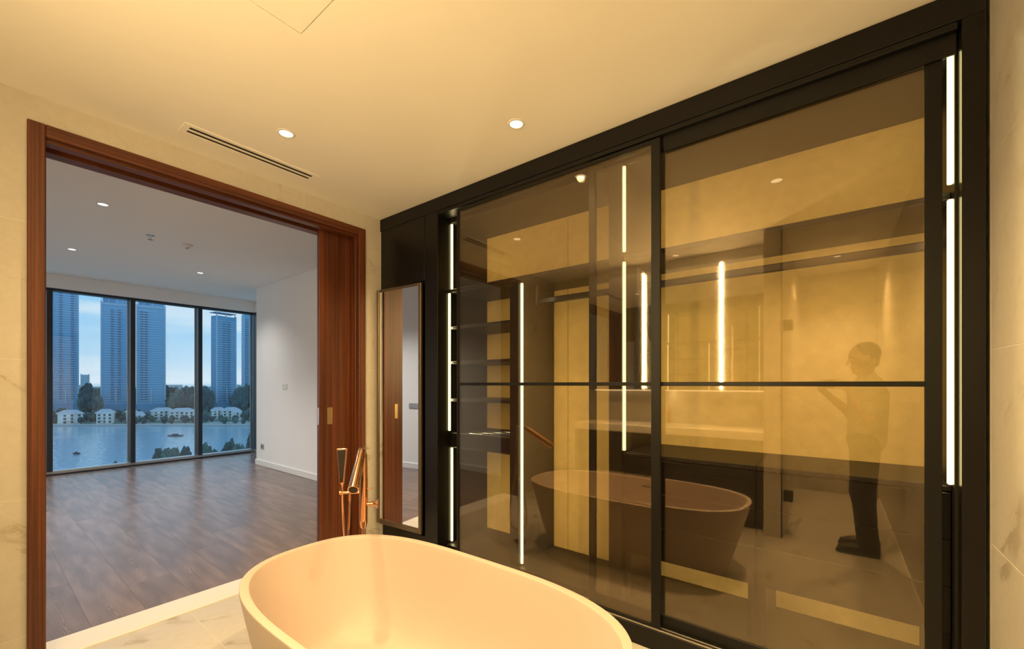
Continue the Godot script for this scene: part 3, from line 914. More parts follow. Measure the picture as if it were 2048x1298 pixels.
# ------------------------------------------------------------------ vanity
func build_vanity() -> void:
	var v := thing("vanity_cabinet", "dark vanity base cabinet with drawers along the back wall", "cabinet", Vector3(-0.619, 0.0, -2.40))
	var L := 1.895
	bx(v, "plinth", Vector3(0.0, 0.0, 0.02), Vector3(0.46, 0.08, L - 0.02), M.black_lacquer, 0.002)
	bx(v, "carcass", Vector3(0.0, 0.0805, 0.0), Vector3(0.505, 0.8195, L), M.vanity_front, 0.002)
	for i in 3:
		for j in 2:
			var z0: float = 0.003 + i * (L / 3.0)
			var y0: float = 0.085 + j * 0.368
			bx(v, "drawer_front", Vector3(0.5055, y0, z0), Vector3(0.525, y0 + 0.36, z0 + L / 3.0 - 0.006), M.vanity_front, 0.002)
	var c := thing("vanity_counter", "pale stone countertop with an inset basin on the vanity", "countertop", Vector3(-0.619, 0.82, -2.40))
	# the top is built around the basin
	var bz0 := 0.62
	var bz1 := 1.22
	bx(c, "slab", Vector3(0.0, 0.0005, 0.0), Vector3(0.54, 0.075, bz0), M.threshold_stone, 0.003)
	bx(c, "slab", Vector3(0.0, 0.0005, bz1), Vector3(0.54, 0.075, L), M.threshold_stone, 0.003)
	bx(c, "slab", Vector3(0.0, 0.0005, bz0), Vector3(0.13, 0.075, bz1), M.threshold_stone, 0.003)
	bx(c, "slab", Vector3(0.49, 0.0005, bz0), Vector3(0.54, 0.075, bz1), M.threshold_stone, 0.003)
	bx(c, "basin_floor", Vector3(0.13, 0.0005, bz0), Vector3(0.49, 0.012, bz1), M.threshold_stone, 0.003)
	part(c, "waste", lathe([[0.0001, 0.0], [0.03, 0.0], [0.032, 0.003], [0.0001, 0.004]], 24), M.rose_gold, Vector3(0.31, 0.012, 0.92))
	var t := thing("basin_tap", "rose gold single lever basin tap on the vanity counter", "tap", Vector3(-0.54, 0.8955, -1.48))
	part(t, "body", lathe([[0.0001, 0.0], [0.026, 0.0], [0.026, 0.006], [0.019, 0.01], [0.018, 0.15], [0.016, 0.165], [0.0001, 0.168]], 24), M.rose_gold)
	part(t, "spout", tube(bezier(Vector3(0, 0.13, 0), Vector3(0.05, 0.17, 0), Vector3(0.1, 0.16, 0), Vector3(0.14, 0.11, 0), 10), [0.013, 0.013, 0.013, 0.014], 16), M.rose_gold)
	part(t, "lever", tube([Vector3(0, 0.165, 0), Vector3(-0.005, 0.19, 0), Vector3(0.03, 0.225, 0)], [0.006, 0.006, 0.004], 12), M.rose_gold)
	# mirror cabinets with light strips between them
	var zz := [[0.0, 0.665], [0.695, 1.455], [1.485, L]]
	var names := ["mirror cabinet nearest the door wall", "middle mirror cabinet above the basin", "mirror cabinet beside the marble partition"]
	for i in 3:
		var m := thing("mirror_cabinet", names[i], "cabinet", Vector3(-0.619, 1.27, -2.40), 0.0, "mirror cabinets above the vanity")
		bx(m, "body", Vector3(0.0, 0.0, zz[i][0]), Vector3(0.15, 1.33, zz[i][1]), M.vanity_front, 0.002)
		bx(m, "mirror_door", Vector3(0.1505, 0.002, zz[i][0] + 0.002), Vector3(0.168, 1.328, zz[i][1] - 0.002), M.mirror, 0.0)
	for i in 2:
		var z0: float = [0.6655, 1.4555][i]
		var s := thing("mirror_light", ["vertical light bar between the first two mirror cabinets", "vertical light bar beside the partition-side mirror cabinet"][i], "light", Vector3(-0.619, 1.27, -2.40), 0.0, "light bars between the mirrors")
		bx(s, "housing", Vector3(0.0, 0.0, z0), Vector3(0.145, 1.33, z0 + 0.029), M.black_metal, 0.001)
		bx(s, "diffuser", Vector3(0.1455, 0.0, z0 + 0.001), Vector3(0.17, 1.33, z0 + 0.028), M.vanity_glow, 0.003)
		area(s, Vector3(0.172, 0.665, z0 + 0.0145), Vector2(0.025, 1.3), Vector3.RIGHT, WARM, [0.8, 2.8][i])
	var u := thing("under_light", "slim light bar under the mirror cabinets over the counter", "light", Vector3(-0.619, 1.255, -2.40))
	bx(u, "diffuser", Vector3(0.03, 0.0, 0.02), Vector3(0.05, 0.0145, L - 0.02), M.vanity_glow, 0.003)
	area(u, Vector3(0.04, -0.003, L * 0.5), Vector2(L - 0.06, 0.018), Vector3.DOWN, LEDC, 0.55)
	# bulkhead over the mirrors
	var b := struct("trim_3", "white bulkhead above the mirror cabinets")
	bx(b, "boxing", Vector3(-0.6195, 2.6005, -2.40), Vector3(-0.45, CEIL - 0.0005, -0.5005), M.ceiling_paint, 0.002)
	# glass door of the toilet bay, standing open into the bay
	var g := thing("glass_door", "frameless clear glass door opened into the toilet bay", "door", Vector3(-0.03, 0.0, -0.30))
	g.rotation.y = deg_to_rad(3.0)
	bx(g, "pane", Vector3(-0.70, 0.012, -0.005), Vector3(0.0, 2.1, 0.005), M.clear_glass, 0.0)
	for y in [0.32, 1.8]:
		bx(g, "hinge", Vector3(-0.055, y, -0.055), Vector3(0.006, y + 0.09, 0.012), M.black_metal, 0.002)

# ------------------------------------------------------------------ ceiling fittings
func downlight(at: Vector3, label: String, group: String, lin: Color, energy: float, gm: Material) -> void:
	var d := thing("downlight", label, "light", at, 0.0, group)
	part(d, "trim_ring", lathe([[0.0335, -0.001], [0.035, -0.004], [0.044, -0.003], [0.046, -0.0005], [0.046, 0.0]], 32), M.white_plastic)
	part(d, "lamp_face", lathe([[0.0001, -0.0012], [0.0345, -0.0012], [0.0345, -0.0002]], 32), gm)
	spot(d, Vector3(0, -0.012, 0), lin, energy, 66.0 if lin == WARM else 62.0)

func build_fittings() -> void:
	var g := "recessed bathroom ceiling lights"
	downlight(Vector3(1.063, CEIL, -2.37), "round recessed ceiling light near the air vent and doorway", g, WARM, 2.7, M.downlight_glow)
	downlight(Vector3(1.761, CEIL, -1.326), "round recessed ceiling light close to the wardrobe", g, WARM, 1.2, M.downlight_glow)
	downlight(Vector3(0.98, CEIL, -0.31), "round recessed ceiling light reflected in the right glass door", g, WARM, 5.6, M.downlight_glow)
	downlight(Vector3(-0.30, CEIL, -1.34), "round recessed ceiling light over the vanity", g, WARM, 1.3, M.downlight_glow)
	downlight(Vector3(-1.38, CEIL, 0.02), "round recessed ceiling light in the toilet bay", g, WARM, 7.0, M.downlight_glow)
	var bg := "recessed bedroom ceiling lights"
	downlight(Vector3(0.742, BCEIL, -5.15), "bedroom ceiling light nearest the doorway", bg, DAYW, 4.2, M.bedroom_glow)
	downlight(Vector3(0.766, BCEIL, -7.16), "bedroom ceiling light at the left by the window", bg, DAYW, 4.2, M.bedroom_glow)
	downlight(Vector3(2.05, BCEIL, -7.22), "bedroom ceiling light by the white wall block", bg, DAYW, 1.6, M.bedroom_glow)
	var v := thing("air_vent", "white linear ceiling air vent with two dark slots", "vent", Vector3(1.055, CEIL, -2.743))
	bx(v, "backing", Vector3(-0.33, -0.002, -0.042), Vector3(0.33, -0.0003, 0.042), M.dark_hole, 0.0)
	bx(v, "flange", Vector3(-0.36, -0.005, -0.062), Vector3(0.36, -0.0003, -0.034), M.ceiling_paint, 0.001)
	bx(v, "flange", Vector3(-0.36, -0.005, 0.034), Vector3(0.36, -0.0003, 0.062), M.ceiling_paint, 0.001)
	bx(v, "blade", Vector3(-0.33, -0.005, -0.009), Vector3(0.33, -0.0021, 0.009), M.ceiling_paint, 0.001)
	bx(v, "end_cap", Vector3(-0.36, -0.005, -0.0338), Vector3(-0.33, -0.0003, 0.0338), M.ceiling_paint, 0.001)
	bx(v, "end_cap", Vector3(0.33, -0.005, -0.0338), Vector3(0.36, -0.0003, 0.0338), M.ceiling_paint, 0.001)
	var s := thing("sprinkler", "small chrome fire sprinkler head on the bedroom ceiling", "sprinkler", Vector3(1.207, BCEIL, -5.82))
	part(s, "escutcheon", lathe([[0.0001, -0.006], [0.02, -0.006], [0.038, -0.002], [0.04, 0.0]], 24), M.chrome)
	part(s, "stem", tube([Vector3(0, -0.005, 0), Vector3(0, -0.045, 0)], [0.009], 12), M.chrome)
	part(s, "deflector", lathe([[0.0001, -0.050], [0.022, -0.049], [0.023, -0.047], [0.0001, -0.045]], 20), M.chrome)
	var d := thing("smoke_detector", "round white smoke detector on the bedroom ceiling", "detector", Vector3(1.54, BCEIL, -5.87))
	part(d, "base", lathe([[0.054, -0.012], [0.056, -0.010], [0.056, 0.0]], 32), M.white_plastic)
	part(d, "sensor", lathe([[0.0001, -0.046], [0.018, -0.046], [0.021, -0.043], [0.021, -0.034], [0.036, -0.028], [0.052, -0.018], [0.053, -0.0121]], 32), M.white_plastic)
	part(d, "sensor_ring", lathe([[0.0001, -0.0475], [0.014, -0.0475], [0.015, -0.0461]], 24), M.grey_plastic)
	# sockets
	var k := thing("power_socket", "white double wall socket high on the bedroom wall block", "socket", Vector3(2.9499, 1.297, -6.61))
	bx(k, "plate", Vector3(-0.009, -0.043, -0.073), Vector3(0.0, 0.043, 0.073), M.white_plastic, 0.003)
	for z in [-0.045, 0.0]:
		for q in [[-0.008, 0.012], [0.008, 0.012], [0.0, -0.012]]:
			bx(k, "pin_hole", Vector3(-0.0095, q[1] - 0.005, z + q[0] - 0.002), Vector3(-0.0088, q[1] + 0.005, z + q[0] + 0.002), M.dark_hole, 0.0)
	bx(k, "switch", Vector3(-0.012, -0.014, 0.034), Vector3(-0.0091, 0.014, 0.056), M.white_plastic, 0.001)
	var k2 := thing("data_socket", "grey low wall socket near the corner window", "socket", Vector3(2.9499, 0.315, -7.40))
	bx(k2, "plate", Vector3(-0.009, -0.043, -0.055), Vector3(0.0, 0.043, 0.055), M.grey_plastic, 0.003)
	bx(k2, "port", Vector3(-0.0095, -0.014, -0.03), Vector3(-0.0088, 0.014, -0.008), M.dark_hole, 0.0)
	bx(k2, "port", Vector3(-0.0095, -0.014, 0.008), Vector3(-0.0088, 0.014, 0.03), M.dark_hole, 0.0)
	var k3 := thing("light_switch", "grey switch plate on the white wall seen in the mirror door", "switch", Vector3(-0.4999, 0.99, -4.92))
	bx(k3, "plate", Vector3(0.0, -0.043, -0.10), Vector3(0.009, 0.043, 0.10), M.grey_plastic, 0.003)
	for z in [-0.06, 0.0, 0.06]:
		bx(k3, "rocker", Vector3(0.0091, -0.03, z - 0.024), Vector3(0.012, 0.03, z + 0.024), M.grey_plastic, 0.001)

# ------------------------------------------------------------------ the city across the river
const GROUND := -38.665

func city(right: float, ahead: float, up := 0.0) -> Vector3:
	# the far bank lies square to the view axis: metres to the right, metres ahead, metres above the ground
	return RGT * right + FWD * ahead + Vector3(0, GROUND + up, 0)

func city_basis(right: float, ahead: float) -> Basis:
	# fronts turn to the river bend, where this flat stands
	var z := -(RGT * right + FWD * ahead).normalized()
	return Basis(Vector3.UP.cross(z), Vector3.UP, z)

func city_materials() -> void:
	mat("tower_glass", Color(0.20, 0.47, 0.70), 0.3)  # haze and reflected sky are mixed into the blue of these tower colours
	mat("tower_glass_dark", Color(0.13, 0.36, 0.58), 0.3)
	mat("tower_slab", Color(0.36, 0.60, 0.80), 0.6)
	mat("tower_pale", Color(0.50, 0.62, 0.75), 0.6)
	mat("tower_recess_shade", Color(0.07, 0.24, 0.42), 0.4)
	mat("villa_white", Color(0.86, 0.85, 0.83), 0.8)
	mat("villa_roof", Color(0.42, 0.46, 0.52), 0.8)
	mat("villa_window", Color(0.04, 0.08, 0.13), 0.2)
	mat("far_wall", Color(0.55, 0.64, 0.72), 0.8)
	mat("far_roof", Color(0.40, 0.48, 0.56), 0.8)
	mat("trunk", Color(0.08, 0.07, 0.06), 0.9)
	mat("boat_hull", Color(0.03, 0.05, 0.07), 0.6)
	mat("paving", Color(0.50, 0.52, 0.52), 0.9)
	for k in 3:
		var lf := mat("leaf_%d" % k, Color(1, 1, 1), 0.9)
		lf.albedo_texture = speckle_tex(71 + k, [Color8(62, 88, 88), Color8(76, 106, 98), Color8(50, 78, 84)][k], 0.35, 0.12)
		tri(lf, Vector3.ONE * 0.09, false)
	var gr := mat("grass_bank", Color(1, 1, 1), 0.95)
	gr.albedo_texture = speckle_tex(81, Color8(84, 108, 98), 0.25, 0.05)
	tri(gr, Vector3.ONE * 0.01)
	var wa := mat("river_water", Color(0.34, 0.50, 0.60), 0.12)  # pale blue base colour stands in for part of the reflected sky
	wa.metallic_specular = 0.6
	var rn := fnoise(91, 0.018, 4)
	var im := rn.get_seamless_image(512, 512)
	im.convert(Image.FORMAT_L8)
	var bm: Image = im.duplicate()
	bm.bump_map_to_normal_map(6.0)
	wa.normal_enabled = true
	wa.normal_texture = ImageTexture.create_from_image(bm)
	wa.normal_scale = 0.35
	tri(wa, Vector3(0.03, 0.03, 0.03))

func tower(label: String, right: float, ahead: float, wide: float, deep: float, tall: float, turn: float, cols: Array, glass: String, crown: int) -> void:
	var t := thing("residential_tower", label, "tower", city(right, ahead), 0.0, "glass towers across the river")
	t.basis = city_basis(right, ahead).rotated(Vector3.UP, turn)
	var w := wide * 0.5 * cos(atan2(right, ahead))
	var d := deep * 0.5
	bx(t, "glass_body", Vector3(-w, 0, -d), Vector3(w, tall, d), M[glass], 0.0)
	var st := new_st()
	var y := 16.0
	while y < tall - 6.0:
		add_box(st, Vector3(-w - 0.35, y, -d - 0.35), Vector3(w + 0.35, y + 0.9, d + 0.35))
		y += 3.4
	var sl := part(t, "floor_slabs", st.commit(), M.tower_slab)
	sl.set_meta("kind", "stuff")
	# balcony stacks; dark boxes stand in for the shade of their recesses
	for c0 in cols:
		var c: float = c0 * w * 2.0 / wide
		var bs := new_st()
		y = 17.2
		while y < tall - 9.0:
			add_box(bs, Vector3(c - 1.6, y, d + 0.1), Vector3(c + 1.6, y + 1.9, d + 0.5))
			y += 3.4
		var bm := part(t, "balcony_shade", bs.commit(), M.tower_recess_shade)
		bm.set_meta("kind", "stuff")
		bs = new_st()
		y = 16.1
		while y < tall - 9.0:
			add_box(bs, Vector3(c - 2.4, y, d + 0.2), Vector3(c + 2.4, y + 0.95, d + 1.3))
			y += 3.4
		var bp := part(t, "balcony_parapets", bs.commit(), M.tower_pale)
		bp.set_meta("kind", "stuff")
	for e in [-1.0, 1.0]:
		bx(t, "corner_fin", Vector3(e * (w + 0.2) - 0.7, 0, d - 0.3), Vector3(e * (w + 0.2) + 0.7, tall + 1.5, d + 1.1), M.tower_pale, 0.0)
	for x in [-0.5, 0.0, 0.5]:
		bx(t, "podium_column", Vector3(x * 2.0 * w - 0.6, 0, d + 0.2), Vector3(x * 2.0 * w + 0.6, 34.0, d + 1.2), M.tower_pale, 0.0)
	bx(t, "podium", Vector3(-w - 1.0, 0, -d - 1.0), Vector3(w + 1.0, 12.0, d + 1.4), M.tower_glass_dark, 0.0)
	if crown == 1:
		bx(t, "crown_band", Vector3(-w - 0.6, tall - 3.0, -d - 0.6), Vector3(w + 0.6, tall - 1.2, d + 0.6), M.tower_pale, 0.0)
		bx(t, "roof_plant", Vector3(-w + 1.5, tall, -d + 2.0), Vector3(w * 0.1, tall + 6.0, d - 2.0), M.tower_glass_dark, 0.0)
		bx(t, "roof_plant", Vector3(w * 0.12, tall, -d + 2.0), Vector3(w - 1.0, tall + 9.0, d - 2.0), M.tower_glass, 0.0)
		bx(t, "roof_frame", Vector3(-w, tall + 6.0, d - 1.0), Vector3(w, tall + 7.0, d), M.tower_pale, 0.0)
		for x in [-1.0, -0.5, 0.0, 0.5, 1.0]:
			bx(t, "roof_post", Vector3(x * (w - 0.4) - 0.35, tall, d - 0.9), Vector3(x * (w - 0.4) + 0.35, tall + 6.0, d - 0.1), M.tower_pale, 0.0)
	elif crown == 2:
		bx(t, "roof_frame", Vector3(-w - 2.0, tall + 4.5, -d - 1.0), Vector3(w + 1.0, tall + 5.5, d + 1.0), M.tower_pale, 0.0)
		for x in [-1.0, 0.0, 1.0]:
			bx(t, "roof_post", Vector3(x * (w - 0.8) - 0.4, tall, d - 1.2), Vector3(x * (w - 0.8) + 0.4, tall + 4.5, d - 0.4), M.tower_pale, 0.0)

func villa(label: String, right: float, ahead: float, wide: float, tall: float, turn: float, wing: float) -> void:
	var t := thing("villa", label, "house", city(right, ahead), 0.0, "white villas on the far bank")
	t.basis = city_basis(right, ahead).rotated(Vector3.UP, turn)
	var w := wide * 0.5 * cos(atan2(right, ahead))
	var d := 7.0
	bx(t, "wall_block", Vector3(-w, 0, -d), Vector3(w, tall, d), M.villa_white, 0.0)
	bx(t, "wing", Vector3(-w + 0.5 if wing < 0.0 else w * 0.15, 0, d), Vector3(-w * 0.15 if wing < 0.0 else w - 0.5, tall - 1.2, d + 3.0), M.villa_white, 0.0)
	var st := new_st()
	var e := 1.2
	var ry := tall + 3.4
	var c := [Vector3(-w - e, tall, -d - e), Vector3(w + e, tall, -d - e), Vector3(w + e, tall, d + e), Vector3(-w - e, tall, d + e)]
	var r0 := Vector3(-w * 0.55, ry, 0)
	var r1 := Vector3(w * 0.55, ry, 0)
	quad(st, c[3], c[2], r1, r0, Vector3(0, 1, 1))
	quad(st, c[1], c[0], r0, r1, Vector3(0, 1, -1))
	quad(st, c[2], c[1], r1, r1, Vector3(1, 1, 0))
	quad(st, c[0], c[3], r0, r0, Vector3(-1, 1, 0))
	quad(st, c[0], c[1], c[2], c[3], Vector3.DOWN)
	part(t, "hipped_roof", st.commit(), M.villa_roof)
	bx(t, "eaves", Vector3(-w - e, tall - 0.5, -d - e), Vector3(w + e, tall - 0.001, d + e), M.villa_white, 0.0)
	var n := int(w / 2.0)
	for i in n:
		for j in 3:
			var x := -w + (i + 0.5) * 2.0 * w / n
			var y := 0.9 + j * (tall - 1.0) / 3.0
			var zf := d + (3.0 if (x < -w * 0.15 and x > -w + 0.5 and wing < 0.0) or (x > w * 0.15 and x < w - 0.5 and wing > 0.0) else 0.0)
			part(t, "window", box_mesh(Vector3(1.9, 2.1, 0.2), 0.0), M.villa_window, Vector3(x, y + 1.05, zf + 0.02))
	for j in 2:
		bx(t, "balcony", Vector3(-w * 0.9, 3.4 + j * 3.4, d + 0.2), Vector3(-w * 0.25, 4.2 + j * 3.4, d + (4.2 if wing < 0.0 else 1.4)), M.villa_white, 0.0)

func crown_mesh(seed_n: int) -> Mesh:
	# a lumpy crown of overlapping leaf masses, about 1 unit in radius and 1 unit above the trunk top
	var rng := RandomNumberGenerator.new()
	rng.seed = seed_n
	var nz := fnoise(seed_n, 1.9, 3)
	var st := new_st()
	for k in 26:
		var a := k * 2.399963 + rng.randf() * 0.5
		var yy := rng.randf_range(-0.9, 0.95)
		var r := sqrt(1.0 - yy * yy) * rng.randf_range(0.45, 0.72) if k > 2 else 0.1
		var c := Vector3(cos(a) * r, 0.72 + yy * 0.5, sin(a) * r)
		var rad := rng.randf_range(0.2, 0.34) if k > 2 else 0.5
		var rows := []
		for i in 8:
			var th := PI * i / 7.0
			var row := []
			for j in 11:
				var ph := TAU * j / 11.0
				var dir := Vector3(sin(th) * cos(ph), -cos(th), sin(th) * sin(ph))
				var p := c + dir * rad
				row.append(c + dir * rad * (1.0 + 0.75 * nz.get_noise_3d(p.x * 4.0, p.y * 4.0, p.z * 4.0)))
			rows.append(row)
		grid_mesh(st, rows, true, false)
	return st.commit()

func build_city() -> void:
	city_materials()
	var gb := struct("ground_far", "hazy ground of the city across the river")
	part(gb, "land", box_mesh(Vector3(9000, 1.0, 7600), 0.0), M.grass_bank, city(0, 4212, -0.5), Basis(RGT, Vector3.UP, -FWD))
	var gn := struct("ground_near", "green bank on the near side of the river")
	part(gn, "land", box_mesh(Vector3(900, 1.0, 150), 0.0), M.grass_bank, city(-100, 110, -0.5), Basis(RGT, Vector3.UP, -FWD))
	var rv := struct("river", "wide pale river with wind streaks")
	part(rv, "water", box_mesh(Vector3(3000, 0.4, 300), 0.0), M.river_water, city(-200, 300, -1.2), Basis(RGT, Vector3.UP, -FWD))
	var pr := struct("promenade", "pale river wall and promenade on the far bank")
	part(pr, "river_wall", box_mesh(Vector3(1400, 1.6, 1.2), 0.0), M.paving, city(-300, 411.6, 0.0), Basis(RGT, Vector3.UP, -FWD))
	part(pr, "path", box_mesh(Vector3(170, 0.15, 5.0), 0.0), M.paving, city(-290, 424, 0.1), Basis(RGT, Vector3.UP, -FWD))
	part(pr, "path", box_mesh(Vector3(120, 0.15, 7.0), 0.0), M.paving, city(-255, 436, 0.1), Basis(RGT, Vector3.UP, -FWD))
	# towers
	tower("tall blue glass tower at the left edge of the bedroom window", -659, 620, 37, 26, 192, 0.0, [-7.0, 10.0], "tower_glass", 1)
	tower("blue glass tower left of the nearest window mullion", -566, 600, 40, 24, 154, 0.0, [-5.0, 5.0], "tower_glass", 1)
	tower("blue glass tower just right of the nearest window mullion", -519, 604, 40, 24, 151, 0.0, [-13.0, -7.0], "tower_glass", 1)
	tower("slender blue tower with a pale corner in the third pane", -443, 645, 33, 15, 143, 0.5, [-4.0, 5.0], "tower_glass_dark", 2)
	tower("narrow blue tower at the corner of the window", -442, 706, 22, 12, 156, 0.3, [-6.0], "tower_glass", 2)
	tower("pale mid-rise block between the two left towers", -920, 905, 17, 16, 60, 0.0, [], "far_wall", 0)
	# villas on the bank
	var vv := [[-447, 425, 23, 10.5, 0.15, -1.0, "white villa nearest the left edge of the window"], [-416, 430, 17, 11.0, -0.1, 1.0, "white villa with a hipped roof under the two left towers"], [-404, 446, 10, 10.5, 0.1, -1.0, "white villa cut by the first mullion"], [-383, 432, 9, 8.5, 0.0, 1.0, "small white villa just right of the first mullion"], [-396, 476, 24, 10.0, 0.12, -1.0, "white villa left in the middle pane"], [-367, 468, 27, 10.0, -0.08, 1.0, "white villa right in the middle pane"], [-344, 492, 15, 9.5, 0.1, -1.0, "white villa at the left of the third pane"], [-324, 484, 18, 10.0, -0.1, 1.0, "white villa in the middle of the third pane"], [-306, 468, 9, 9.0, 0.05, 1.0, "white villa by the corner of the window"]]
	for a in vv:
		villa(a[6], a[0], a[1], a[2], a[3], a[4], a[5])
	# far low city
	var rng := RandomNumberGenerator.new()
	rng.seed = 77
	for k in 46:
		var ah := 1100.0 + fmod(k * 617.0, 1500.0)
		var px := 98.0 + k * 9.0
		var b := thing("far_building", "small pale building in the hazy far city, through the " + ("left pane" if px < 264.0 else ("middle pane" if px < 398.0 else "third pane")), "building", city((px - 1024.0) / 840.0 * ah, ah), 0.0, "low buildings of the far city")
		b.basis = Basis(RGT, Vector3.UP, -FWD)
		var w := rng.randf_range(18, 60) * 0.5
		var h := rng.randf_range(10, 34)
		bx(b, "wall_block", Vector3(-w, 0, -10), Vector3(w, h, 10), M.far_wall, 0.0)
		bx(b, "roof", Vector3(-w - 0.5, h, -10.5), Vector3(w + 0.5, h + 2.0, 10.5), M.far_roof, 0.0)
	# trees
	var crowns := [crown_mesh(201), crown_mesh(202), crown_mesh(203), crown_mesh(204)]
	var trunk := tube([Vector3(0, 0, 0), Vector3(0, 0.55, 0)], [0.09, 0.06], 8)
	var spots := []
	var used := [[-659, 620, 24.0], [-566, 600, 21.0], [-519, 604, 21.0], [-441, 645, 19.0], [-448, 706, 14.0]]
	for a in vv:
		used.append([a[0], a[1], a[2] * 0.5 + 3.0])
	var wants := []
	for k in 420:
		wants.append([rng.randf_range(96, 505), rng.randf_range(498, 740), rng.randf_range(26, 43), "dark"])
	for k in 90:
		wants.append([rng.randf_range(96, 505), rng.randf_range(416, 452), rng.randf_range(5, 9), "bank"])
	for k in 70:
		wants.append([rng.randf_range(96, 505), rng.randf_range(450, 498), rng.randf_range(8, 14), "garden"])
	for a in [[203, 130, 14.5], [226, 141, 13.5], [249, 134, 15.5], [316, 160, 15.5], [342, 148, 19.5], [372, 161, 15.5], [392, 146, 15.0], [414, 162, 17.5], [438, 147, 18.5], [459, 164, 18.0], [482, 148, 20.0], [506, 163, 21.0], [112, 120, 10.5]]:
		wants.append([a[0], a[1], a[2], "near"])
	for a in wants:
		var rt: float = (a[0] - 1024.0) / 840.0 * a[1]
		var rr: float = {"dark": a[2] * 0.28, "near": 1.8, "bank": a[2] * 0.42, "garden": a[2] * 0.42}[a[3]]
		var free := true
		if a[3] == "dark" and a[1] < 665 and (a[0] < 168 or (a[0] > 198 and a[0] < 334) or (a[0] > 414 and a[0] < 474)):
			continue
		for q in used:
			if Vector2(rt - q[0], a[1] - q[1]).length() < rr + q[2]:
				free = false
				break
		if free:
			used.append([rt, a[1], rr])
			spots.append(a)
	var n := 0
	for a in spots:
		var ah: float = a[1]
		var kind: String = a[3]
		var pane := "left pane" if a[0] < 264 else ("middle pane" if a[0] < 398 else "third pane")
		var label: String = {"dark": "tall dark tree in the grove behind the villas, through the %s", "bank": "small round tree on the far river bank, through the %s", "garden": "bushy tree between the white villas, through the %s", "near": "leafy tree on the near river bank, through the %s"}[kind] % pane
		var t := thing("tree", label, "tree", city((a[0] - 1024.0) / 840.0 * ah, ah), rng.randf() * TAU, {"dark": "trees of the grove behind the villas", "bank": "trees along the far bank", "garden": "trees among the villas", "near": "trees on the near bank"}[kind])
		var h: float = a[2]
		var wd: float = h * {"dark": 0.30, "near": 0.20, "bank": 0.42, "garden": 0.42}[kind]
		part(t, "trunk", trunk, M.trunk, Vector3.ZERO, Basis.from_scale(Vector3(h, h, h)))
		part(t, "crown", crowns[n % 4], M["leaf_%d" % (n % 3)], Vector3(0, h * 0.12, 0), Basis.from_scale(Vector3(wd, h * 0.56, wd)))
		n += 1
	# boats
	for a in [[153, 245, 5.0, "small dark boat on the left of the river"], [351, 330, 14.0, "long low barge in the middle of the river"]]:
		var bt := thing("boat", a[3], "boat", city((a[0] - 1024.0) / 840.0 * a[1], a[1], -1.0), 0.0, "boats on the river")
		bt.basis = Basis(RGT, Vector3.UP, -FWD)
		var l: float = a[2]
		var hs := new_st()
		var rows := []
		for p in [[0.0, 0.72], [0.5, 0.9], [0.9, 1.0]]:
			var row := []
			for q in [[-0.5, 0.0], [-0.3, 0.12], [0.3, 0.12], [0.5, 0.0], [0.3, -0.12], [-0.3, -0.12]]:
				row.append(Vector3(q[0] * l * p[1], p[0], q[1] * l * p[1]))
			rows.append(row)
		rows.append([Vector3(0, 0.85, 0), Vector3(0, 0.85, 0), Vector3(0, 0.85, 0), Vector3(0, 0.85, 0), Vector3(0, 0.85, 0), Vector3(0, 0.85, 0)])
		grid_mesh(hs, rows, true, false)
		part(bt, "hull", hs.commit(), M.boat_hull)
		bx(bt, "cabin", Vector3(-l * 0.14, 0.85, -0.06 * l), Vector3(l * 0.12, 0.85 + 0.12 * l if l < 8.0 else 1.9, 0.06 * l), M.boat_hull, 0.05)

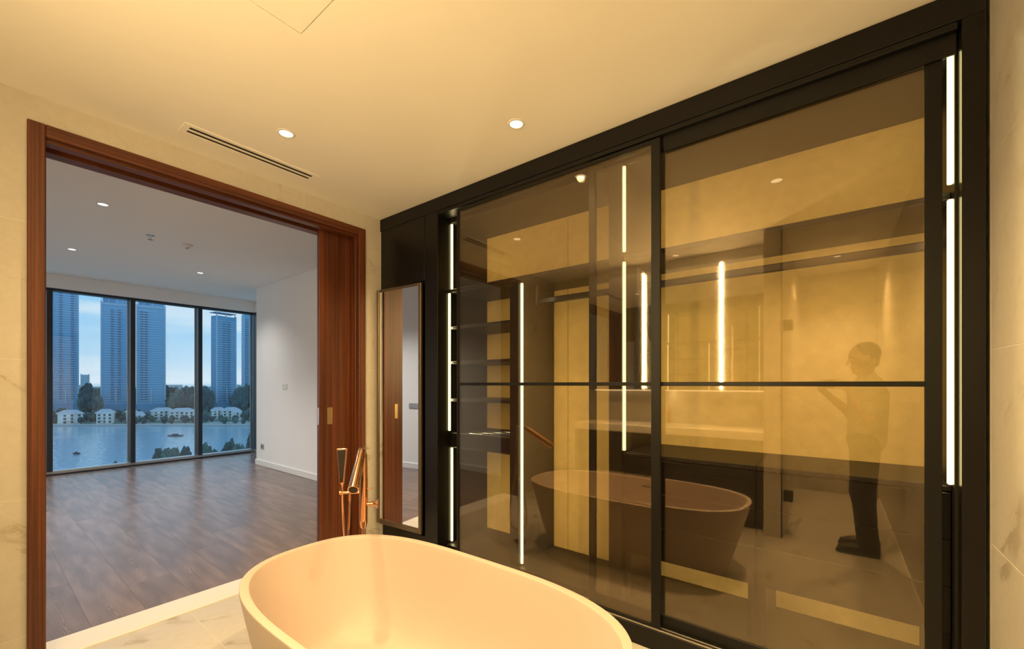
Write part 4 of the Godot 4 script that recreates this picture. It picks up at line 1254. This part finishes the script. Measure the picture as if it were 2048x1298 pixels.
# ------------------------------------------------------------------ the person taking the picture
func nets(bones: Array, lo: Vector3, hi: Vector3, cell: float, k: float, blobs := []) -> ArrayMesh:
	# smooth union of tapered capsules [a, b, ra, rb] and ellipsoids [centre, radii, basis], meshed as surface nets
	var nx := int(ceil((hi.x - lo.x) / cell)) + 1
	var ny := int(ceil((hi.y - lo.y) / cell)) + 1
	var nz := int(ceil((hi.z - lo.z) / cell)) + 1
	var f := PackedFloat32Array()
	f.resize(nx * ny * nz)
	f.fill(0.1)
	var items := []
	for b in bones:
		items.append([0, b])
	for b in blobs:
		items.append([1, b])
	for it in items:
		var b: Array = it[1]
		var mn: Vector3
		var mx: Vector3
		if it[0] == 0:
			var r := maxf(b[2], b[3])
			mn = (b[0] as Vector3).min(b[1]) - Vector3.ONE * (r + k + cell * 2.0)
			mx = (b[0] as Vector3).max(b[1]) + Vector3.ONE * (r + k + cell * 2.0)
		else:
			var rr: float = maxf(b[1].x, maxf(b[1].y, b[1].z)) + k + cell * 2.0
			mn = b[0] - Vector3.ONE * rr
			mx = b[0] + Vector3.ONE * rr
		var i0 := clampi(int((mn.x - lo.x) / cell), 0, nx - 1)
		var i1 := clampi(int((mx.x - lo.x) / cell) + 1, 0, nx - 1)
		var j0 := clampi(int((mn.y - lo.y) / cell), 0, ny - 1)
		var j1 := clampi(int((mx.y - lo.y) / cell) + 1, 0, ny - 1)
		var k0 := clampi(int((mn.z - lo.z) / cell), 0, nz - 1)
		var k1 := clampi(int((mx.z - lo.z) / cell) + 1, 0, nz - 1)
		var pa: Vector3 = b[0]
		var ab := Vector3.ZERO
		var ll := 1.0
		var inv := Basis.IDENTITY
		var mr := 0.0
		if it[0] == 0:
			ab = b[1] - pa
			ll = maxf(ab.length_squared(), 1e-9)
		else:
			inv = (b[2] as Basis).inverse()
			mr = minf(b[1].x, minf(b[1].y, b[1].z))
		for kk in range(k0, k1 + 1):
			for j in range(j0, j1 + 1):
				var at := (kk * ny + j) * nx
				for i in range(i0, i1 + 1):
					var p := Vector3(lo.x + i * cell, lo.y + j * cell, lo.z + kk * cell)
					var d: float
					if it[0] == 0:
						var t := clampf((p - pa).dot(ab) / ll, 0.0, 1.0)
						d = p.distance_to(pa + ab * t) - lerpf(b[2], b[3], t)
					else:
						var q: Vector3 = inv * (p - pa)
						var q1: Vector3 = q / b[1]
						var l1 := q1.length()
						var l2: float = (q1 / b[1]).length()
						d = l1 * (l1 - 1.0) / maxf(l2, 1e-5)
					var o := f[at + i]
					var h := maxf(k - absf(o - d), 0.0) / k
					f[at + i] = minf(o, d) - h * h * k * 0.25
	var vid := {}
	var pts := PackedVector3Array()
	var nor := PackedVector3Array()
	var sx := 1
	var sy := nx
	var sz := nx * ny
	var corner := [0, sx, sy, sx + sy, sz, sz + sx, sz + sy, sz + sx + sy]
	var edges := [[0, 1], [2, 3], [4, 5], [6, 7], [0, 2], [1, 3], [4, 6], [5, 7], [0, 4], [1, 5], [2, 6], [3, 7]]
	var cpos := []
	for c in 8:
		cpos.append(Vector3(c & 1, (c >> 1) & 1, (c >> 2) & 1))
	for kk in nz - 1:
		for j in ny - 1:
			for i in nx - 1:
				var at := kk * sz + j * sy + i
				var v0 := f[at]
				if v0 > cell * 2.0 or v0 < -cell * 2.0:
					continue
				var inside := 0
				for c in 8:
					if f[at + corner[c]] < 0.0:
						inside += 1
				if inside == 0 or inside == 8:
					continue
				var sum := Vector3.ZERO
				var cnt := 0
				for e in edges:
					var fa := f[at + corner[e[0]]]
					var fb := f[at + corner[e[1]]]
					if (fa < 0.0) != (fb < 0.0):
						sum += (cpos[e[0]] as Vector3).lerp(cpos[e[1]], fa / (fa - fb))
						cnt += 1
				vid[at] = pts.size()
				pts.append(lo + (Vector3(i, j, kk) + sum / cnt) * cell)
				var g := Vector3(f[at + sx] - v0, f[at + sy] - v0, f[at + sz] - v0) + Vector3(f[at + sx + sy + sz] - f[at + sy + sz], f[at + sx + sy + sz] - f[at + sx + sz], f[at + sx + sy + sz] - f[at + sx + sy])
				nor.append(g.normalized())
	var idx := PackedInt32Array()
	for at in vid:
		for ax in 3:
			var step: int = [sx, sy, sz][ax]
			var fa := f[at]
			var fb := f[at + step]
			if (fa < 0.0) == (fb < 0.0):
				continue
			var u: int = [sy, sz, sx][ax]
			var v: int = [sz, sx, sy][ax]
			if not (vid.has(at - u) and vid.has(at - v) and vid.has(at - u - v)):
				continue
			var a: int = vid[at]
			var b: int = vid[at - u]
			var c: int = vid[at - u - v]
			var d: int = vid[at - v]
			if fa < 0.0:
				idx.append_array([a, c, b, a, d, c])
			else:
				idx.append_array([a, b, c, a, c, d])
	var arr := []
	arr.resize(Mesh.ARRAY_MAX)
	arr[Mesh.ARRAY_VERTEX] = pts
	arr[Mesh.ARRAY_NORMAL] = nor
	arr[Mesh.ARRAY_INDEX] = idx
	var am := ArrayMesh.new()
	am.add_surface_from_arrays(Mesh.PRIMITIVE_TRIANGLES, arr)
	return am

func merged(list: Array) -> ArrayMesh:
	var st := new_st()
	for m in list:
		st.append_from(m, 0, Transform3D.IDENTITY)
	return st.commit()

func build_person() -> void:
	mat("skin", Color(0.48, 0.29, 0.19), 0.55)
	mat("hair", Color(0.012, 0.009, 0.008), 0.5)
	mat("shirt_cloth", Color(0.34, 0.29, 0.22), 0.85)
	mat("trouser_cloth", Color(0.012, 0.012, 0.014), 0.85)
	mat("shoe_leather", Color(0.010, 0.009, 0.009), 0.4)
	mat("eye_white", Color(0.7, 0.7, 0.68), 0.3)
	mat("phone_black", Color(0.01, 0.01, 0.011), 0.25)
	glow("phone_screen", Color(0.5, 0.42, 0.30), 0.25)
	var base := Vector3(-0.07, 0.0, 0.185)
	var p := thing("person", "person in dark trousers and black shoes holding up a phone, seen in the glass", "person", base)
	# joints, relative to the feet; the person faces -z and turns the chest a little to +x
	var hipL := Vector3(-0.085, 0.84, 0.01)
	var hipR := Vector3(0.085, 0.84, 0.0)
	var kneeL := Vector3(-0.095, 0.46, -0.015)
	var kneeR := Vector3(0.09, 0.46, -0.01)
	var ankL := Vector3(-0.10, 0.085, 0.035)
	var ankR := Vector3(0.095, 0.085, 0.02)
	var pelvis := Vector3(0, 0.90, 0.01)
	var waist := Vector3(0, 1.03, 0.015)
	var chest := Vector3(0.005, 1.21, 0.02)
	var neck0 := Vector3(0.005, 1.36, 0.025)
	var neck1 := Vector3(0.012, 1.43, 0.005)
	var shL := Vector3(-0.175, 1.33, 0.005)
	var shR := Vector3(0.175, 1.33, 0.045)
	var elL := Vector3(-0.235, 1.08, -0.075)
	var elR := Vector3(0.235, 1.075, 0.02)
	# the phone, landscape, its back towards the room
	var cam := Vector3(0, EYE, 0) - base
	var phc := cam - FWD * 0.013 - RGT * 0.045
	var wrL := phc - RGT * 0.112 - FWD * 0.045 + Vector3(0, -0.05, 0)
	var wrR := phc + RGT * 0.112 - FWD * 0.045 + Vector3(0, -0.05, 0)
	var head := Vector3(0.018, 1.535, -0.005)
	var hb := Basis(Vector3.UP, -0.25) * Basis(Vector3.RIGHT, -0.12)
	var body := nets([
		[neck0, neck1, 0.055, 0.052], [neck0 + Vector3(0, -0.05, 0), shL, 0.06, 0.05], [neck0 + Vector3(0, -0.05, 0), shR, 0.06, 0.05],
		[chest, waist, 0.12, 0.115], [waist, pelvis, 0.115, 0.125], [chest + Vector3(-0.06, 0.03, 0), chest + Vector3(0.06, 0.03, 0), 0.11, 0.11],
		[hipL, kneeL, 0.083, 0.055], [hipR, kneeR, 0.083, 0.055], [kneeL, ankL, 0.052, 0.036], [kneeR, ankR, 0.052, 0.036],
		[shL, elL, 0.047, 0.038], [shR, elR, 0.047, 0.038], [elL, wrL, 0.038, 0.026], [elR, wrR, 0.038, 0.026],
	], Vector3(-0.34, 0.0, -0.34), Vector3(0.34, 1.46, 0.22), 0.014, 0.03)
	var hd := nets([
		[neck1 + Vector3(0, -0.04, 0.0), head + Vector3(0, -0.06, 0.02), 0.05, 0.05],
		[head + hb * Vector3(0, -0.085, -0.055), head + hb * Vector3(0, -0.03, -0.03), 0.034, 0.05],
		[head + hb * Vector3(0, 0.012, -0.092), head + hb * Vector3(0, -0.022, -0.108), 0.008, 0.013],
		[head + hb * Vector3(-0.018, -0.056, -0.083), head + hb * Vector3(0.018, -0.056, -0.083), 0.008, 0.008],
		[head + hb * Vector3(-0.045, 0.022, -0.074), head + hb * Vector3(0.045, 0.022, -0.074), 0.012, 0.012],
		[head + hb * Vector3(-0.078, 0.012, 0.008), head + hb * Vector3(-0.074, -0.026, 0.0), 0.012, 0.009],
		[head + hb * Vector3(0.078, 0.012, 0.008), head + hb * Vector3(0.074, -0.026, 0.0), 0.012, 0.009],
	], head - Vector3(0.12, 0.17, 0.15), head + Vector3(0.12, 0.13, 0.14), 0.0055, 0.012, [[head + hb * Vector3(0, 0.02, 0.0), Vector3(0.074, 0.098, 0.092), hb]])
	var hands := []
	for side: float in [-1.0, 1.0]:
		var wr: Vector3 = wrL if side < 0.0 else wrR
		var edge := phc + RGT * side * 0.078
		var palm := edge + RGT * side * 0.022 - FWD * 0.022 + Vector3(0, -0.014, 0)
		var bones := [[wr, palm + Vector3(0, -0.012, 0), 0.024, 0.022], [palm + Vector3(0, -0.018, 0), palm + Vector3(0, 0.022, 0), 0.017, 0.015]]
		# four fingers round the long edge's end, thumb on the screen side
		for q in 4:
			var y := 0.030 - q * 0.019
			var kn := palm + Vector3(0, y, 0) + FWD * 0.014 + RGT * side * 0.006
			var j1 := edge + Vector3(0, y - 0.002, 0) + FWD * 0.019 + RGT * side * 0.010
			var len: float = [0.92, 1.0, 0.96, 0.78][q]
			var j2 := j1 - RGT * side * 0.026 * len - FWD * 0.0005
			var j3 := j2 - RGT * side * 0.017 * len - FWD * 0.001
			bones.append([kn, j1, 0.0092, 0.0086])
			bones.append([j1, j2, 0.0086, 0.0080])
			bones.append([j2, j3, 0.0078, 0.0068])
		var t0 := palm + Vector3(0, -0.010, 0) - FWD * 0.006 - RGT * side * 0.012
		var t1 := edge - FWD * 0.018 + Vector3(0, 0.012, 0) + RGT * side * 0.002
		var t2 := edge - FWD * 0.016 + Vector3(0, 0.026, 0) - RGT * side * 0.018
		bones.append([t0, t1, 0.012, 0.010])
		bones.append([t1, t2, 0.0095, 0.0080])
		var mn := wr.min(edge) - Vector3.ONE * 0.09
		var mx := wr.max(edge) + Vector3.ONE * 0.09
		hands.append(nets(bones, mn, mx, 0.0036, 0.004))
	part(p, "body", merged([body, hd] + hands), M.skin)
	part(p, "trousers", nets([
		[hipL + Vector3(0, 0.06, 0), kneeL, 0.102, 0.076], [hipR + Vector3(0, 0.06, 0), kneeR, 0.102, 0.076], [kneeL, ankL + Vector3(0, -0.035, 0.0), 0.076, 0.066], [kneeR, ankR + Vector3(0, -0.035, 0.0), 0.076, 0.066],
		[waist + Vector3(-0.03, -0.09, 0), pelvis + Vector3(-0.03, 0, 0), 0.115, 0.122], [waist + Vector3(0.03, -0.09, 0), pelvis + Vector3(0.03, 0, 0), 0.115, 0.122],
	], Vector3(-0.26, 0.035, -0.2), Vector3(0.26, 1.10, 0.2), 0.013, 0.025), M.trouser_cloth)
	part(p, "shirt", nets([
		[chest + Vector3(-0.055, 0.03, 0), waist + Vector3(-0.05, -0.13, 0), 0.128, 0.118], [chest + Vector3(0.055, 0.03, 0), waist + Vector3(0.05, -0.13, 0), 0.128, 0.118],
		[neck0 + Vector3(0, -0.055, 0), shL, 0.07, 0.062], [neck0 + Vector3(0, -0.055, 0), shR, 0.07, 0.062], [neck0 + Vector3(0, -0.04, 0), neck0 + Vector3(0, 0.015, 0), 0.066, 0.062],
		[shL, shL.lerp(elL, 0.8), 0.062, 0.056], [shR, shR.lerp(elR, 0.8), 0.062, 0.056],
	], Vector3(-0.36, 0.74, -0.26), Vector3(0.36, 1.46, 0.26), 0.013, 0.03), M.shirt_cloth)
	part(p, "hair", nets([[head + hb * Vector3(0, 0.03, 0.055), head + hb * Vector3(0, -0.04, 0.062), 0.05, 0.035]], head - Vector3(0.13, 0.12, 0.13), head + Vector3(0.13, 0.15, 0.15), 0.007, 0.02, [[head + hb * Vector3(0, 0.048, 0.022), Vector3(0.083, 0.085, 0.090), hb]]), M.hair)
	for side: float in [-1.0, 1.0]:
		part(p, "eye", lathe([[0.0001, -0.009], [0.0065, -0.0065], [0.009, 0.0], [0.0065, 0.0065], [0.0001, 0.009]], 16), M.eye_white, head + hb * Vector3(0.031 * side, 0.004, -0.081))
		var ank: Vector3 = ankL if side < 0.0 else ankR
		var a := Vector3(ank.x, 0, ank.z)
		var sh := nets([
			[a + Vector3(0, 0.045, 0.03), a + Vector3(0, 0.06, -0.02), 0.042, 0.046], [a + Vector3(0, 0.048, -0.03), a + Vector3(side * 0.006, 0.038, -0.12), 0.046, 0.038], [a + Vector3(side * 0.006, 0.034, -0.11), a + Vector3(side * 0.008, 0.03, -0.165), 0.040, 0.030],
			[a + Vector3(0, 0.06, 0.02), a + Vector3(0, 0.09, 0.012), 0.042, 0.044],
		], a + Vector3(-0.08, -0.006, -0.22), a + Vector3(0.08, 0.15, 0.1), 0.0075, 0.015)
		var shoe := part(p, "shoe", sh, M.shoe_leather)
		var so := new_st()
		var rows := []
		for r in [[0.0, 0.98], [0.018, 1.0], [0.019, 0.9]]:
			var row := []
			for q in [[-0.030, 0.068], [0.030, 0.068], [0.041, 0.03], [0.038, -0.03], [0.044, -0.11], [0.036, -0.175], [0.014, -0.202], [-0.014, -0.202], [-0.036, -0.175], [-0.044, -0.11], [-0.038, -0.03], [-0.041, 0.03]]:
				row.append(a + Vector3(q[0] * r[1] + side * 0.004, r[0] + 0.0005, (q[1] + 0.06) * r[1] - 0.06))
			rows.append(row)
		grid_mesh(so, rows, true, true)
		part(shoe, "sole", so.commit(), M.shoe_leather)
	var ph := thing("phone", "black phone held up sideways in both hands by the person", "phone", base + phc)
	ph.basis = Basis(RGT, Vector3.UP, -FWD)
	bx(ph, "case", Vector3(-0.077, -0.037, -0.004), Vector3(0.077, 0.037, 0.0035), M.phone_black, 0.003)
	bx(ph, "screen", Vector3(-0.073, -0.034, 0.0036), Vector3(0.073, 0.034, 0.0044), M.phone_screen, 0.0)
	for y in [0.01, -0.012]:
		part(ph, "lens", tube([Vector3(0.045, y + 0.012, -0.0041), Vector3(0.045, y + 0.012, -0.0062)], [0.008], 16), M.phone_black)

func _ready() -> void:
	set_camera()
	make_materials()
	build_shell()
	build_windows()
	build_door()
	build_wardrobe()
	build_end_cabinet()
	build_tub()
	build_filler()
	build_vanity()
	build_fittings()
	build_person()
	build_city()
